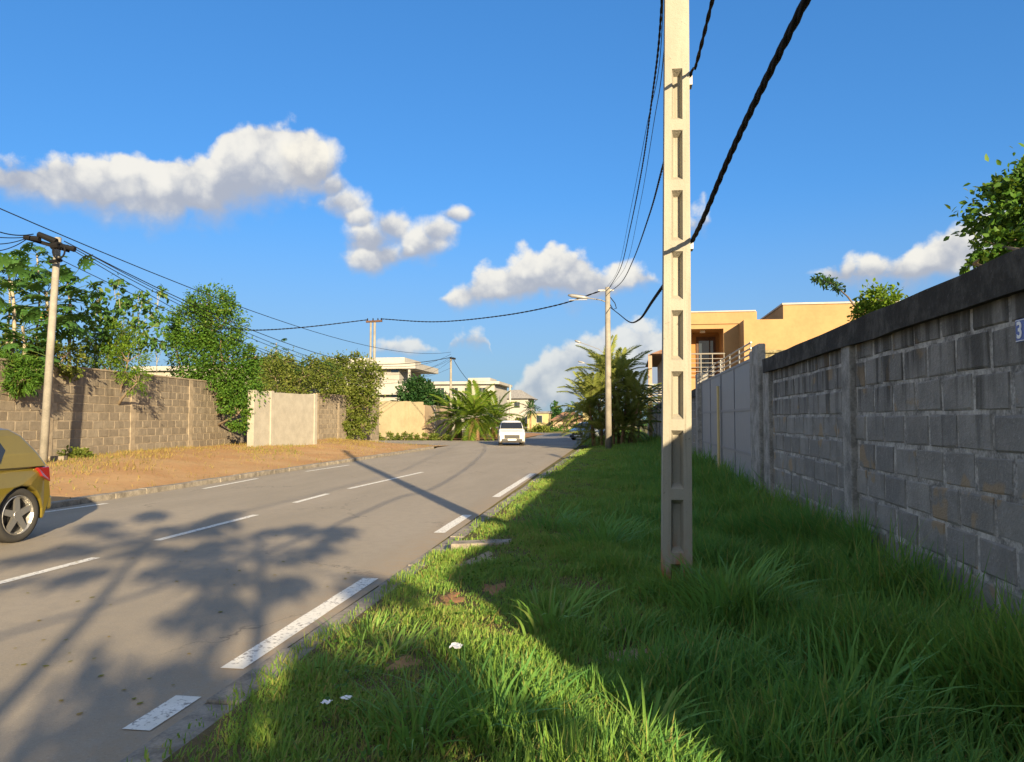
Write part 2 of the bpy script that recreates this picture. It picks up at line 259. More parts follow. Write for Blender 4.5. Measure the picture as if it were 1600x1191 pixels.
# ---------------------------------------------------------------- mesh helpers
COL = scene.collection
class MB:
    def __init__(s): s.v = []; s.f = []; s.mi = []; s.m = 0
    def add(s, vs, fs):
        o = len(s.v); s.v += [tuple(x) for x in vs]
        for f in fs: s.f.append(tuple(o+i for i in f)); s.mi.append(s.m)
        return s
    def box(s, x0, x1, y0, y1, z0, z1):
        return s.add([(x0,y0,z0),(x1,y0,z0),(x1,y1,z0),(x0,y1,z0),(x0,y0,z1),(x1,y0,z1),(x1,y1,z1),(x0,y1,z1)],
                     [(0,3,2,1),(4,5,6,7),(0,1,5,4),(1,2,6,5),(2,3,7,6),(3,0,4,7)])
    def beam(s, a, b, w, h, up=(0, 0, 1)):
        a, b = Vector(a), Vector(b); d = (b-a).normalized(); sd = d.cross(Vector(up))
        if sd.length < 1e-4: sd = d.cross(Vector((1, 0, 0)))
        sd.normalize(); u = sd.cross(d); sd = sd*w/2; u = u*h/2
        vs = [a-sd-u, a+sd-u, a+sd+u, a-sd+u, b-sd-u, b+sd-u, b+sd+u, b-sd+u]
        return s.add(vs, [(0,1,2,3),(7,6,5,4),(0,4,5,1),(1,5,6,2),(2,6,7,3),(3,7,4,0)])
    def tube(s, pts, rad, n=7, cap=True):
        pts = [Vector(p) for p in pts]; k = len(pts)
        rads = [rad]*k if not hasattr(rad, '__len__') else list(rad)
        ref = None; vs = []
        for i, p in enumerate(pts):
            d = (pts[min(i+1, k-1)]-pts[max(i-1, 0)]).normalized()
            if ref is None: ref = d.orthogonal().normalized()
            ref = (ref-d*ref.dot(d))
            ref = ref.normalized() if ref.length > 1e-5 else d.orthogonal().normalized()
            b = d.cross(ref)
            for j in range(n):
                an = 2*math.pi*j/n; vs.append(p+(ref*math.cos(an)+b*math.sin(an))*rads[i])
        fs = [(i*n+j, i*n+(j+1) % n, (i+1)*n+(j+1) % n, (i+1)*n+j) for i in range(k-1) for j in range(n)]
        if cap: fs += [tuple(range(n))[::-1], tuple((k-1)*n+j for j in range(n))]
        return s.add(vs, fs)
    def lathe(s, prof, c=(0, 0, 0), axis='z', n=20):
        vs = []
        for (r, h) in prof:
            for j in range(n):
                a = 2*math.pi*j/n; x, y = r*math.cos(a), r*math.sin(a)
                q = (x, y, h) if axis == 'z' else ((h, x, y) if axis == 'x' else (x, h, y)); vs.append((c[0]+q[0], c[1]+q[1], c[2]+q[2]))
        k = len(prof)
        return s.add(vs, [(i*n+j, i*n+(j+1) % n, (i+1)*n+(j+1) % n, (i+1)*n+j) for i in range(k-1) for j in range(n)])
    def sheet(s, pts): return s.add(pts, [tuple(range(len(pts)))])
    def prism(s, poly, z0, z1):
        n = len(poly)
        return s.add([(x, y, z0) for x, y in poly]+[(x, y, z1) for x, y in poly], [tuple(range(n))[::-1], tuple(range(n, 2*n))]+[(i, (i+1) % n, n+(i+1) % n, n+i) for i in range(n)])
    def mesh(s, name, mats, smooth=False, recalc=True):
        me = bpy.data.meshes.new(name); me.from_pydata(s.v, [], s.f)
        for q in (mats if isinstance(mats, (list, tuple)) else [mats]): me.materials.append(MATS[q])
        if any(s.mi): me.polygons.foreach_set('material_index', s.mi)
        if recalc:
            bm = bmesh.new(); bm.from_mesh(me); bmesh.ops.recalc_face_normals(bm, faces=bm.faces); bm.to_mesh(me); bm.free()
        if smooth: me.polygons.foreach_set('use_smooth', [True]*len(me.polygons))
        me.update(); return me
    def build(s, name, mats, parent=None, smooth=False, bevel=0, loc=None):
        o = link(name, s.mesh(name, mats, smooth), parent)
        if loc is not None: o.location = loc
        if bevel:
            b = o.modifiers.new('bevel', 'BEVEL'); b.width = bevel; b.segments = 2; b.limit_method = 'ANGLE'; b.angle_limit = R(40)
        return o
def link(name, data, parent=None):
    o = bpy.data.objects.new(name, data); COL.objects.link(o)
    if parent is not None: o.parent = parent
    return o
def thing(name, label, cat, loc=(0, 0, 0), rz=0, group=None):
    o = link(name, None); o.location = loc; o.rotation_euler = (0, 0, rz); o.empty_display_size = .2
    return tag(o, label, cat, group)
def tag(o, label, cat, group=None, kind=None):
    if label: o['label'] = label
    if cat: o['category'] = cat
    if group: o['group'] = group
    if kind: o['kind'] = kind
    return o
def struct(o): o['kind'] = 'structure'; return o

def npmesh(name, V, F, tint, mat):          # V (n,3), F (m,3) triangles
    me = bpy.data.meshes.new(name); me.vertices.add(len(V)); me.vertices.foreach_set('co', np.ascontiguousarray(V, dtype=np.float32).ravel())
    me.loops.add(F.size); me.loops.foreach_set('vertex_index', np.ascontiguousarray(F, dtype=np.int32).ravel())
    me.polygons.add(len(F)); me.polygons.foreach_set('loop_start', np.arange(0, F.size, 3, dtype=np.int32))
    me.update(calc_edges=True)
    a = me.attributes.new('tint', 'FLOAT', 'POINT'); a.data.foreach_set('value', np.ascontiguousarray(tint, dtype=np.float32))
    me.materials.append(MATS[mat]); me.validate(); return me

def blades(P, H, W, ang, lean, curl=1.0, segs=2, tint=None):
    """curved grass blades rooted at P"""
    n = len(P); dirv = np.stack([np.cos(ang), np.sin(ang), np.zeros(n)], 1); side = np.stack([-np.sin(ang+.6), np.cos(ang+.6), np.zeros(n)], 1)
    rows = []
    for i in range(segs+1):
        s = i/segs; c = P + dirv*(lean*H*s**1.8)[:, None]; z = H*(s-curl*.42*lean*s*s)
        c = c + np.stack([np.zeros(n), np.zeros(n), z], 1)
        if i < segs:
            wd = (W*(1-.55*s**2))[:, None]*side*.5; rows += [c-wd, c+wd]
        else: rows.append(c)
    k = 2*segs+1; V = np.stack(rows, 1).reshape(-1, 3); tri = []
    for i in range(segs-1): a = 2*i; tri += [(a, a+1, a+3), (a, a+3, a+2)]
    a = 2*(segs-1); tri.append((a, a+1, a+2))
    F = (np.arange(n)[:, None, None]*k + np.array(tri)[None]).reshape(-1, 3)
    tn = RNG.random(n) if tint is None else tint
    return V, F, np.repeat(tn, k)
def catmesh(parts):
    V, F, T, o = [], [], [], 0
    for v, f, t_ in parts: V.append(v); F.append(f+o); T.append(t_); o += len(v)
    return np.concatenate(V), np.concatenate(F), np.concatenate(T)

LEAF = np.array([(0,0,0),(-.30,.35,.06),(.30,.35,.06),(0,.45,-.03),(-.20,.75,.02),(.20,.75,.02),(0,1,-.10)], float)
LEAFT = np.array([(0,3,1),(0,2,3),(1,3,4),(3,2,5),(3,6,4),(3,5,6)])
def leaves(P, D, size, up=.4, tint=None, wid=1.0):
    """one leaf at each P pointing roughly along D"""
    n = len(P); D = D + RNG.normal(0, .55, (n, 3)); D[:, 2] -= .25; D /= np.linalg.norm(D, axis=1)[:, None]+1e-9
    N = RNG.normal(0, .6, (n, 3)); N[:, 2] += up+.4; N -= D*np.sum(N*D, 1)[:, None]; N /= np.linalg.norm(N, axis=1)[:, None]+1e-9
    S = np.cross(D, N); sz = (size*RNG.uniform(.65, 1.35, n))[:, None, None]
    V = P[:, None, :] + sz*(LEAF[None, :, 0:1]*S[:, None]*wid + LEAF[None, :, 1:2]*D[:, None] + LEAF[None, :, 2:3]*N[:, None])
    F = (np.arange(n)[:, None, None]*len(LEAF)+LEAFT[None]).reshape(-1, 3)
    tn = RNG.random(n) if tint is None else tint
    return V.reshape(-1, 3), F, np.repeat(tn, len(LEAF))
def clumps(ells, n, per=26, spread=.22, shell=.55):
    """leaf positions gathered in twig-end clumps through a set of ellipsoids"""
    vol = np.array([e[3]*e[4]*e[5] for e in ells])**(2/3); cnt = np.maximum(1, (n/per*vol/vol.sum()).astype(int)); P, D, T = [], [], []
    for e, k in zip(ells, cnt):
        c = np.array(e[:3]); r = np.array(e[3:6])
        for _ in range(k):
            d = RNG.normal(size=3); d /= np.linalg.norm(d); q = RNG.uniform(shell, 1.0)**.6*RNG.uniform(.85, 1.12)
            cc = c+d*r*q; m = RNG.integers(int(per*.5), int(per*1.5)); sp = spread*min(r)*RNG.uniform(.6, 1.4)
            P.append(cc+RNG.normal(0, sp, (m, 3))); D.append(np.repeat((d+np.array((0, 0, .1)))[None], m, 0))
            T.append(np.clip(RNG.uniform(.1, .75)+RNG.normal(0, .18, m), 0, 1))
    return np.concatenate(P), np.concatenate(D), np.concatenate(T)
def crown(name, parent, mat, ells, n, size, per=26, spread=.22, shell=.5, wid=1.0, up=.4):
    P, D, T = clumps(ells, n, per, spread, shell); V, F, tt = leaves(P, D, size, up, T, wid)
    return link(name, npmesh(name, V, F, tt, mat), parent)
def E(px, py, depth, rpx, rpy, rd=None):    # ellipsoid given by its outline at a known distance
    c = DP(px, py, depth); k = depth/FPX; rx = rpx*k; return (c.x, c.y, c.z, rx, rd or rx*.8, rpy*k)
WROOT = set()
_link0 = link
def link(name, data, parent=None):          # children of an unrotated root are written in world coordinates
    o = _link0(name, data, parent)
    if parent is not None and parent.name in WROOT: o.location = -parent.location
    return o
def wthing(name, label, cat, loc=(0, 0, 0), group=None):
    o = thing(name, label, cat, loc, 0, group); WROOT.add(o.name); return o

# ================================================================ the setting
WX = 2.2                                    # street face of the right-hand wall
KR = -2.34                                  # right edge of the asphalt
KL = -10.1                                  # left edge
def grid(name, xs, ys, zf, mat):
    mb = MB(); nx = len(xs)
    mb.v = [(x, y, zf(x, y)) for y in ys for x in xs]
    mb.f = [(j*nx+i, j*nx+i+1, (j+1)*nx+i+1, (j+1)*nx+i) for j in range(len(ys)-1) for i in range(nx-1)]; mb.mi = [0]*len(mb.f)
    return struct(mb.build(name, mat, smooth=True))
def nz(x, y, s=1.0): return math.sin(x*1.7*s+y*.9*s)*.5+math.sin(x*.8*s-y*1.9*s+1.3)*.3+math.sin(x*3.9*s+y*3.1*s+.5)*.2
def smooth(a, b, x): q = min(1, max(0, (x-a)/(b-a))); return q*q*(3-2*q)
mb = MB(); mb.sheet([(-1500, -1500, -.03), (1500, -1500, -.03), (1500, 2500, -.03), (-1500, 2500, -.03)]); struct(mb.build('ground', 'far_ground'))

# road: straight main carriageway, a side street off to the left, then a bend to the left in the distance
arcL = [(-8.0-(1-math.cos(a))*24-0, 70+math.sin(a)*24) for a in [R(q) for q in range(0, 91, 10)]]
arcR = [(-2.6-(1-math.cos(a))*30, 70+math.sin(a)*30) for a in [R(q) for q in range(0, 91, 10)]]
pl = [(KR, -30), (KR, 8), (KR-.06, 14), (KR-.14, 22), (-2.6, 40), *arcR, (-80, 100), (-80, 94), *arcL[::-1], (-8.0, 60), (-8.6, 57.5), (-10.5, 56), (-14, 55.3), (-70, 56), (-70, 48.5), (-15, 47.6), (-12.2, 46.3), (-10.8, 44), (KL, 40), (KL, -30)]
mb = MB(); mb.sheet([(x, y, 0) for x, y in pl]); struct(mb.build('road', 'asphalt'))
mb = MB(); mb.sheet([(x, y, .004) for x, y in [(-2.7, 45), (-2.62, 70), *arcR[1:], (-75, 99.8), (-75, 94.2), *arcL[::-1], (-8.0, 60), (-8.6, 57.5), (-10.4, 54), (-10.0, 51.5), (-7.5, 48)]]); struct(mb.build('old_road_shaded', 'asphalt_old_shaded'))  # far asphalt past the joint, tree shade put into its darker colour

def marking(a, b, wd, name='road_marking'):
    a, b = Vector(a), Vector(b); d = (b-a).normalized(); s = Vector((-d.y, d.x, 0))*wd/2; n = max(2, int((b-a).length/.35)); mb = MB(); vs = []
    for i in range(n+1):
        p = a.lerp(b, i/n); j1, j2 = random.uniform(-.006, .006), random.uniform(-.006, .006); vs += [(*(p-s*(1+j1*8)).xy, .005), (*(p+s*(1+j2*8)).xy, .005)]
    mb.add(vs, [(2*i, 2*i+1, 2*i+3, 2*i+2) for i in range(n)]); return struct(mb.build(name, 'road_paint'))
def yat(px, py): return G(px, py).y
EL = -2.49
for (a, b, x0, x1) in [((230, 1143), (295, 1089), 0, 0), ((368, 1046), (572, 904), 0, -.03), ((684, 833), (725, 805), -.08, -.09), ((770, 777), (822, 740), -.10, -.14)]:
    marking((EL+x0, yat(*a), 0), (EL+x1, yat(*b), 0), .16)
for (a, b) in [((-160, 953), (150, 872)), ((245, 845), (400, 805)), ((460, 786), (512, 772)), ((545, 764), (660, 738))]:
    marking(G(*a), G(*b), .12)
for (a, b) in [((68, 801), (167, 787)), ((318, 764), (402, 748)), ((478, 737), (545, 727))]:
    marking(G(*a), G(*b), .11)

# kerbs: separate kerb stones
def kerb(name, xs, w, z1, y0, y1, step, mat):
    root = struct(MB().box(min(xs, xs+w), max(xs, xs+w), y0, y1, -.2, -.004).build(name, mat))
    mesh = []
    for k in range(4):
        m_ = MB().box(-abs(w)/2+random.uniform(0, .01), abs(w)/2-random.uniform(0, .008), -step/2+.008, step/2-.008, -.15, 0); me = m_.mesh('kerb_stone', mat); mesh.append(me)
    y = y0; i = 0
    while y < y1-step/2:
        o = link('kerb_stone', mesh[i % 4], root); o.location = (xs+w/2+random.uniform(-.008, .008), y+step/2, z1+random.uniform(-.012, .008)); o.rotation_euler = (random.uniform(-.008, .008), random.uniform(-.02, .02), random.uniform(-.01, .01))
        b = o.modifiers.new('bevel', 'BEVEL'); b.width = .014; b.segments = 2
        y += step; i += 1
    return root
kerb('kerb_right', KR+.02, .25, .03, -4, 40, 1.0, 'kerb_concrete')
kerb('kerb_left', KL-.24, .22, .11, 2, 40, 1.0, 'kerb_concrete')

# right verge, left bank, yards behind both walls
VXS = [-2.09+i*.165 for i in range(27)]
def verge_z(x, y): return .04+.10*smooth(-2.1, -1.2, x)+.05*smooth(0, 2.2, x)+.035*nz(x, y, 1.3)*smooth(-2.1, -1.6, x)
grid('verge', VXS, [-6+i*.25 for i in range(184)], verge_z, 'verge_soil')
grid('verge_far', [-2.4, -1.5, 0, 1.2, 2.2], [40+i*2 for i in range(31)], lambda x, y: .08+.03*nz(x, y), 'verge_soil')
LA, LB = G(90, 715, .5), G(390, 692, .5); LU = (LB-LA).normalized(); LZ = .5
def wall_x(y): return LA.x+(y-LA.y)*LU.x/LU.y
def bank_z(x, y):
    t_ = smooth(-10.3, wall_x(y)+.8, x); e = 1-smooth(40, 46.5, y)
    return (.09+(LZ-.09)*(t_**.8)+.03*nz(x, y, .9)*(1 if x < -10.5 else 0))*e-.02*(1-e)
grid('bank', [-10.33-i*.28 for i in range(36)], [-2+i*.4 for i in range(123)], bank_z, 'orange_soil')
mb = MB().box(WX+.2, 60, -30, 100, -.05, .06); struct(mb.build('yard_right', 'far_ground'))
mb = MB().box(-80, -19.6, -10, 44, -.05, .46); struct(mb.build('yard_left', 'far_ground'))
mb = MB(); mb.add([(-8.2, 58, .03), (-8.2, 80, .03), (-10, 84, .05), (-21, 70, .1), (-19.5, 58.5, .1), (-12, 57, .05)], [(0, 1, 2, 3, 4, 5)]); struct(mb.build('earth_mound', 'red_soil'))
# bare soil showing through the grass
def patch(name, px, py, rx, ry, mat, dz=.006):
    c = G(px, py, .1); n = 22; mb = MB(); vs = [(c.x, c.y, verge_z(c.x, c.y)+dz)]
    for ring in (.5, 1.0):
        for i in range(n):
            a = 2*math.pi*i/n; k = ring*(1+.28*math.sin(3*a+px)+.2*math.sin(5*a+py)+.15*math.sin(9*a+px*2)); x, y = c.x+rx*k*math.cos(a), c.y+ry*k*math.sin(a); vs.append((x, y, verge_z(x, y)+(dz if ring < 1 else -.02)))
    fs = [(0, 1+i, 1+(i+1) % n) for i in range(n)]+[(1+i, 1+n+i, 1+n+(i+1) % n, 1+(i+1) % n) for i in range(n)]
    mb.add(vs, fs); struct(mb.build(name, mat, smooth=True)); return (c.x, c.y, rx, ry)
BARE = [patch('bare_soil', 700, 938, .20, .34, 'red_soil'), patch('bare_soil', 772, 925, .16, .3, 'red_soil'), patch('bare_soil', 1010, 1040, .42, .34, 'sand'), patch('bare_soil', 950, 995, .25, .28, 'sand'),
        patch('bare_soil', 630, 1050, .14, .2, 'red_soil'), patch('bare_soil', 745, 875, .35, .5, 'sand')]
# concrete drain slab lying in the grass
sl_ = wthing('drain_slab', 'low weathered concrete drain slab lying across the grass beside the kerb', 'slab', (-1.2, 9.4, .1))
c0, c1 = G(676, 852, .1), G(800, 853, .1)
MB().beam((-2.02, c0.y, .06), (c1.x, c1.y, .085), .26, .16).build('slab', 'kerb_concrete', sl_, bevel=.015)
MB().beam((-2.02, c0.y+.145, .07), (c1.x, c1.y+.145, .09), .02, .1).build('edge_strip', 'grey_concrete', sl_)

# ================================================================ block walls
def block_meshes(bl, bh, bd, mat, k=5):
    out = []
    for i in range(k):
        j = lambda s: random.uniform(-s, s); L, H = bl/2, bh/2; c = random.uniform(.006, .018); mb = MB(); vs = []
        for (yy, ins) in ((-bd, 0), (-c, 0), (0, c)):
            for (sx, sz_) in ((-1, -1), (1, -1), (1, 1), (-1, 1)): vs.append((sx*(L-ins)+j(.010), yy+j(.0025), sz_*(H-ins)+j(.008)))
        fs = [(a*4+q, a*4+(q+1) % 4, (a+1)*4+(q+1) % 4, (a+1)*4+q) for a in (0, 1) for q in range(4)]+[(3, 2, 1, 0), (8, 9, 10, 11)]
        mb.add(vs, fs); out.append(mb.mesh('block', mat))
    return out
def block_wall(root, L, H, fs, bl, bh, mats, pil, cop, see, limit=300, thick=.15, pw=.3, pproud=.045, z0=0, jv=.026, jh=.02):
    """root: local x along the wall, face at y=0 looking towards fs*y; see(x) tells where blocks show singly"""
    bmat, mmat, cmat = mats
    def yb(a, b): return (min(fs*a, fs*b), max(fs*a, fs*b))
    y0, y1 = yb(-thick, -.0075); MB().box(0, L, y0, y1, -.3, H).build('mortar_core', mmat, root)
    meshes = block_meshes(bl-jv, bh-jh, .06, bmat, 7); rest = MB(); cnt = 0; nrow = int(round((H-z0)/bh))
    for r in range(nrow):
        x = -(bl/2 if r % 2 else 0); z = z0+bh*(r+.5)
        while x < L:
            a, b = max(x, 0), min(x+bl, L)
            if b-a > .12:
                full = (b-a) > bl-.02; mid = (a+b)/2
                if not any(abs(mid-p) < pw*.3 for p in pil):
                    if see(mid) and cnt < limit:
                        o = link('block', random.choice(meshes), root); o.location = (mid, fs*random.uniform(-.002, .006), z+random.uniform(-.004, .004)); o.scale = (1 if full else (b-a)/bl, fs*1.0, 1)
                        o.rotation_euler = (0, random.uniform(-.012, .012), random.uniform(-.01, .01)); cnt += 1
                    else:
                        q0, q1 = yb(-.06, 0); rest.box(a+.01, b-.01, q0, q1, z-bh/2+.009, z+bh/2-.009)
            x += bl
    if rest.v: o = rest.build('far_blocks', bmat, root); o['kind'] = 'stuff'
    for p in pil:
        q0, q1 = yb(-.05, pproud); MB().box(p-pw/2, p+pw/2, q0, q1, -.3, H-.002).build('pilaster', 'grey_concrete' if cmat == 'mould_coping' else mmat, root, bevel=.01)
    if cop:
        hgt, pr = cop; q0, q1 = yb(-thick-.04, pr); n = int(L/.6)+1; mb = MB(); vs = []
        for i in range(n+1):
            xx = L*i/n; d = [random.uniform(-.008, .008) for _ in range(4)]; vs += [(xx, q0, H+.001), (xx, q1+d[1]*fs, H-.02+d[0]), (xx, q1+d[2]*fs, H+hgt+d[3]), (xx, q0, H+hgt)]
        mb.add(vs, [(4*i+q, 4*i+(q+1) % 4, 4*i+4+(q+1) % 4, 4*i+4+q) for i in range(n) for q in range(4)]+[(0, 1, 2, 3), tuple(4*n+q for q in (3, 2, 1, 0))]); mb.build('coping', cmat, root)

ZT = AX(1400, 478, WX).z                    # top of the right wall
COPH = .20; HB = ZT-COPH
rw = thing('block_wall', 'dark grey concrete block wall with black coping along the grass verge', 'wall', (WX, -.6, .12), R(90))
block_wall(rw, 12.6, HB-.12, 1, .48, .252, ('grey_block', 'grey_mortar', 'mould_coping'), [.3, 4.65, 8.35, 12.42], (COPH, .07), lambda x: 3.9 < x, pw=.27, pproud=.05, z0=.01, jv=.042, jh=.028)
rb = thing('block_wall', 'continuation of the grey block wall behind the photographer past an opening', 'wall', (WX, -16, .12), R(90))
block_wall(rb, 12.9, HB-.12, 1, .52, .252, ('grey_block', 'grey_mortar', 'mould_coping'), [4, 8, 12], (COPH, .07), lambda x: False, pw=.27, z0=.01)
lw_len = 2.6+(LB-LA).length
lo = LA-LU*2.6
lw = thing('block_wall', 'sunlit tan block wall above the orange earth bank across the road', 'wall', lo, math.atan2(LU.y, LU.x))
LH = 2.62
block_wall(lw, lw_len, LH, -1, .56, .262, ('tan_block', 'tan_mortar', 'tan_mortar'), [2.2, 6.4, 10.4, 14.2], (.05, .02), lambda x: True, pw=.3, pproud=.012)
# whitewashed panel and the end stretch of the left wall
def wall_run(name, label, pts, z0, h, mat, th=.16, posts=(), pmat=None, cap=None):
    a, b = Vector(pts[0]), Vector(pts[1]); L = (b-a).length; root = thing(name, label, 'wall', (a.x, a.y, z0), math.atan2((b-a).y, (b-a).x))
    n = max(2, int(L/.5)); mb = MB(); vs = []
    for i in range(n+1):
        x = L*i/n; tz = h+random.uniform(-.02, .02); vs += [(x, -th/2, -.4), (x, th/2, -.4), (x, th/2, tz), (x, -th/2, tz)]
    mb.add(vs, [(4*i+q, 4*i+(q+1) % 4, 4*i+4+(q+1) % 4, 4*i+4+q) for i in range(n) for q in range(4)]+[(0, 1, 2, 3), tuple(4*n+q for q in (3, 2, 1, 0))]); mb.build('panel', mat, root)
    for p in posts: MB().box(L*p-.12, L*p+.12, -th/2-.05, th/2+.05, -.4, h+.04).build('post', pmat or mat, root, bevel=.01)
    if cap: MB().box(-.03, L+.03, -th/2-.06, th/2+.06, h+.021, h+.09).build('cap', cap, root)
    return root
p1, p2 = G(392, 699, .45), G(490, 694, .42)
ww = wall_run('whitewashed_wall', 'white painted panel of wall between the tan block walls', (p1, p2), .45, 2.3, 'whitewash', .2, (0.012, .26, .985))
p3, p4 = G(494, 690, .4), G(592, 688, .2)
tw = thing('block_wall', 'short tan block wall half hidden by the olive bush', 'wall', (p3.x, p3.y, .25), math.atan2((p4-p3).y, (p4-p3).x))
block_wall(tw, (p4-p3).length, 2.7, -1, .56, .27, ('tan_block', 'tan_mortar', 'tan_mortar'), [.1, 3.0], (.05, .02), lambda x: True, pw=.25, pproud=.02)
c1_, c2_ = DP(585, 688, 58), DP(660, 687, 62); c3_ = DP(703, 686, 70)
wall_run('cream_wall', 'tall cream painted wall across the side street', (c1_, c2_), 0, 3.0, 'cream_wall', .2, (.62, .7), 'cream_wall', None)
wall_run('peach_wall', 'peach coloured wall running back from the cream wall', (c2_+Vector((.05, .1, 0)), c3_), 0, 2.75, 'peach_wall', .2, (.35,), 'grey_concrete', None)
# far stretch of the right wall beyond the gate
fw = thing('block_wall', 'far grey wall beyond the gate running down to the palms', 'wall', (WX, 22.6, .1), R(90))
block_wall(fw, 47, HB-.12, 1, .52, .252, ('grey_block', 'grey_mortar', 'mould_coping'), [4*i+.2 for i in range(12)], (COPH, .07), lambda x: False, pw=.27, z0=.01)

# ================================================================ gate on the right
gt = wthing('metal_gate', 'grey sheet metal gate with horizontal rails on top behind the pole', 'gate', (WX, 13.6, .1))
zg = 2.66; zpost = AX(1172, 547, WX).z; zmoss = AY(1202, 547, 13.6).z
MB().box(WX-.07, WX+.05, 12.4, 13.0, -.1, zpost).build('gate_post', 'grey_concrete', gt, bevel=.02)
MB().box(WX-.02, WX+.12, 13.005, 13.55, -.1, zpost-.04).box(WX-.01, WX+.12, 12.03, 12.395, -.1, ZT-.05).build('side_panel', 'grey_concrete', gt, bevel=.01)
MB().box(WX-.10, WX+.2, 22.0, 22.55, -.1, 2.9).build('gate_post', 'grey_concrete', gt, bevel=.02)
for (ya, yb_) in ((13.6, 17.7), (17.74, 21.95)):
    lf = MB().box(WX+.02, WX+.05, ya, yb_, .15, zg).build('gate_leaf', 'gate_grey', gt)
    for zz in (.2, .95, 1.75, zg-.05): MB().box(WX+.008, WX+.018, ya+.005, yb_-.005, zz, zz+.05).build('cross_bar', 'gate_frame_grey', lf)
    for k in range(3):
        yy = ya+.01+(yb_-ya-.09)*k/2; MB().box(WX+.006, WX+.0195, yy, yy+.06, .152, zg-.003).build('upright', 'gate_frame_grey', lf)
    for k in range(3): MB().tube([(WX+.03, ya+.02, zg+.08+.1*k), (WX+.03, yb_-.02, zg+.08+.1*k)], .016, 6).build('top_rail', 'rail_metal', lf)
    for k in range(4):
        yy = ya+.1+(yb_-ya-.2)*k/3; MB().tube([(WX+.03, yy, zg-.01), (WX+.03, yy, zg+.3)], .013, 6).build('rail_post', 'rail_metal', lf)
MB().tube([(WX-.05, 17.72, .35), (WX-.05, 17.72, 2.35)], .03, 8).build('slit_light_strip', 'slit_light_yellow', gt)  # pale strip added over the leaf gap; its colour stands in for sunlight
mp = wthing('mossy_pillar', 'short mossy stone pillar top showing behind the wall end by the gate', 'pillar', (WX+.4, 13.8, .06)); MB().box(WX+.24, WX+.58, 13.6, 13.95, .06, zmoss-.06).build('shaft', 'moss_stone', mp, bevel=.03); MB().box(WX+.21, WX+.61, 13.57, 13.98, zmoss-.058, zmoss).build('cap', 'moss_stone', mp, bevel=.02)

# house-number plaque at the right edge
pc = AX(1589, 518, WX-.055); ps = wthing('number_plaque', 'blue enamel house number plaque with a white 3 on the grey wall', 'plaque', (pc.x, pc.y-.09, pc.z))
MB().box(WX-.063, WX-.052, pc.y-.2, pc.y, pc.z-.062, pc.z+.062).build('plate', 'plaque_blue', ps, bevel=.004)
MB().box(WX-.0645, WX-.0632, pc.y-.196, pc.y-.004, pc.z+.054, pc.z+.058).build('border', 'white_enamel', ps); MB().box(WX-.0645, WX-.0632, pc.y-.196, pc.y-.004, pc.z-.058, pc.z-.054).build('border', 'white_enamel', ps)
tcv = bpy.data.curves.new('digit', 'FONT'); tcv.body = '3'; tcv.size = .125; tcv.extrude = .0012; tcv.align_x = 'LEFT'; tcv.align_y = 'CENTER'; tcv.offset = .003
tob = bpy.data.objects.new('tmp', tcv); COL.objects.link(tob); dg = bpy.context.evaluated_depsgraph_get(); tme = bpy.data.meshes.new_from_object(tob.evaluated_get(dg)); bpy.data.objects.remove(tob)
tme.transform(Matrix(((0, 0, -1, 0), (-1, 0, 0, 0), (0, 1, 0, 0), (0, 0, 0, 1)))); tme.materials.clear(); tme.materials.append(MATS['white_enamel'])
dgt = link('digit', tme, ps); dgt.location = Vector((WX-.0645, pc.y-.012, pc.z-.002))-ps.location

# ================================================================ poles and cables
def ladder_pole(name, label, base, H, w0, w1, d0, d1, rows, ztop, rz=0):
    """precast pole: recessed cells up the front and back faces"""
    root = thing(name, label, 'utility pole', base, rz); mb = MB()
    def wd(z): return w0+(w1-w0)*z/H
    def dp(z): return d0+(d1-d0)*z/H
    for fs in (-1, 1):
        zs = [0]+rows+[H]
        for i in range(len(rows)-1):
            za, zb = rows[i], rows[i+1]; rec = zb <= ztop
            o = [(-wd(za)/2, za), (wd(za)/2, za), (wd(zb)/2, zb), (-wd(zb)/2, zb)]
            V = [(x, fs*dp(z)/2, z) for x, z in o]
            g0, g1 = za+.045, zb-.045; k = .215
            V += [(sx*wd(z)*k, fs*dp(z)/2, z) for sx, z in ((-1, g0), (1, g0), (1, g1), (-1, g1))]
            k2 = .125; V += [(sx*wd(z)*k2, fs*(dp(z)/2-.075), z) for sx, z in ((-1, g0+.045), (1, g0+.045), (1, g1-.04), (-1, g1-.04))]
            fcs = [(q, (q+1) % 4, 4+(q+1) % 4, 4+q) for q in range(4)]+[(4+q, 4+(q+1) % 4, 8+(q+1) % 4, 8+q) for q in range(4)]+[(8, 9, 10, 11)]
            mb.add(V, fcs)
        za, zb = rows[-1], H; mb.add([(-wd(za)/2, fs*dp(za)/2, za), (wd(za)/2, fs*dp(za)/2, za), (wd(zb)/2, fs*dp(zb)/2, zb), (-wd(zb)/2, fs*dp(zb)/2, zb)], [(0, 1, 2, 3)])
        mb.add([(-wd(0)/2, fs*dp(0)/2, -.5), (wd(0)/2, fs*dp(0)/2, -.5), (wd(0)/2, fs*dp(0)/2, rows[0]), (-wd(0)/2, fs*dp(0)/2, rows[0])], [(0, 1, 2, 3)])
    for sx in (-1, 1):
        mb.add([(sx*wd(0)/2, -dp(0)/2, -.5), (sx*wd(0)/2, dp(0)/2, -.5), (sx*wd(H)/2, dp(H)/2, H), (sx*wd(H)/2, -dp(H)/2, H)], [(0, 1, 2, 3)])
    mb.add([(-w1/2, -d1/2, H), (w1/2, -d1/2, H), (w1/2, d1/2, H), (-w1/2, d1/2, H)], [(0, 1, 2, 3)])
    bm_o = mb.build('shaft', 'pole_concrete', root)
    return root
NPb = G(1058, 938, .12); NPY = NPb.y
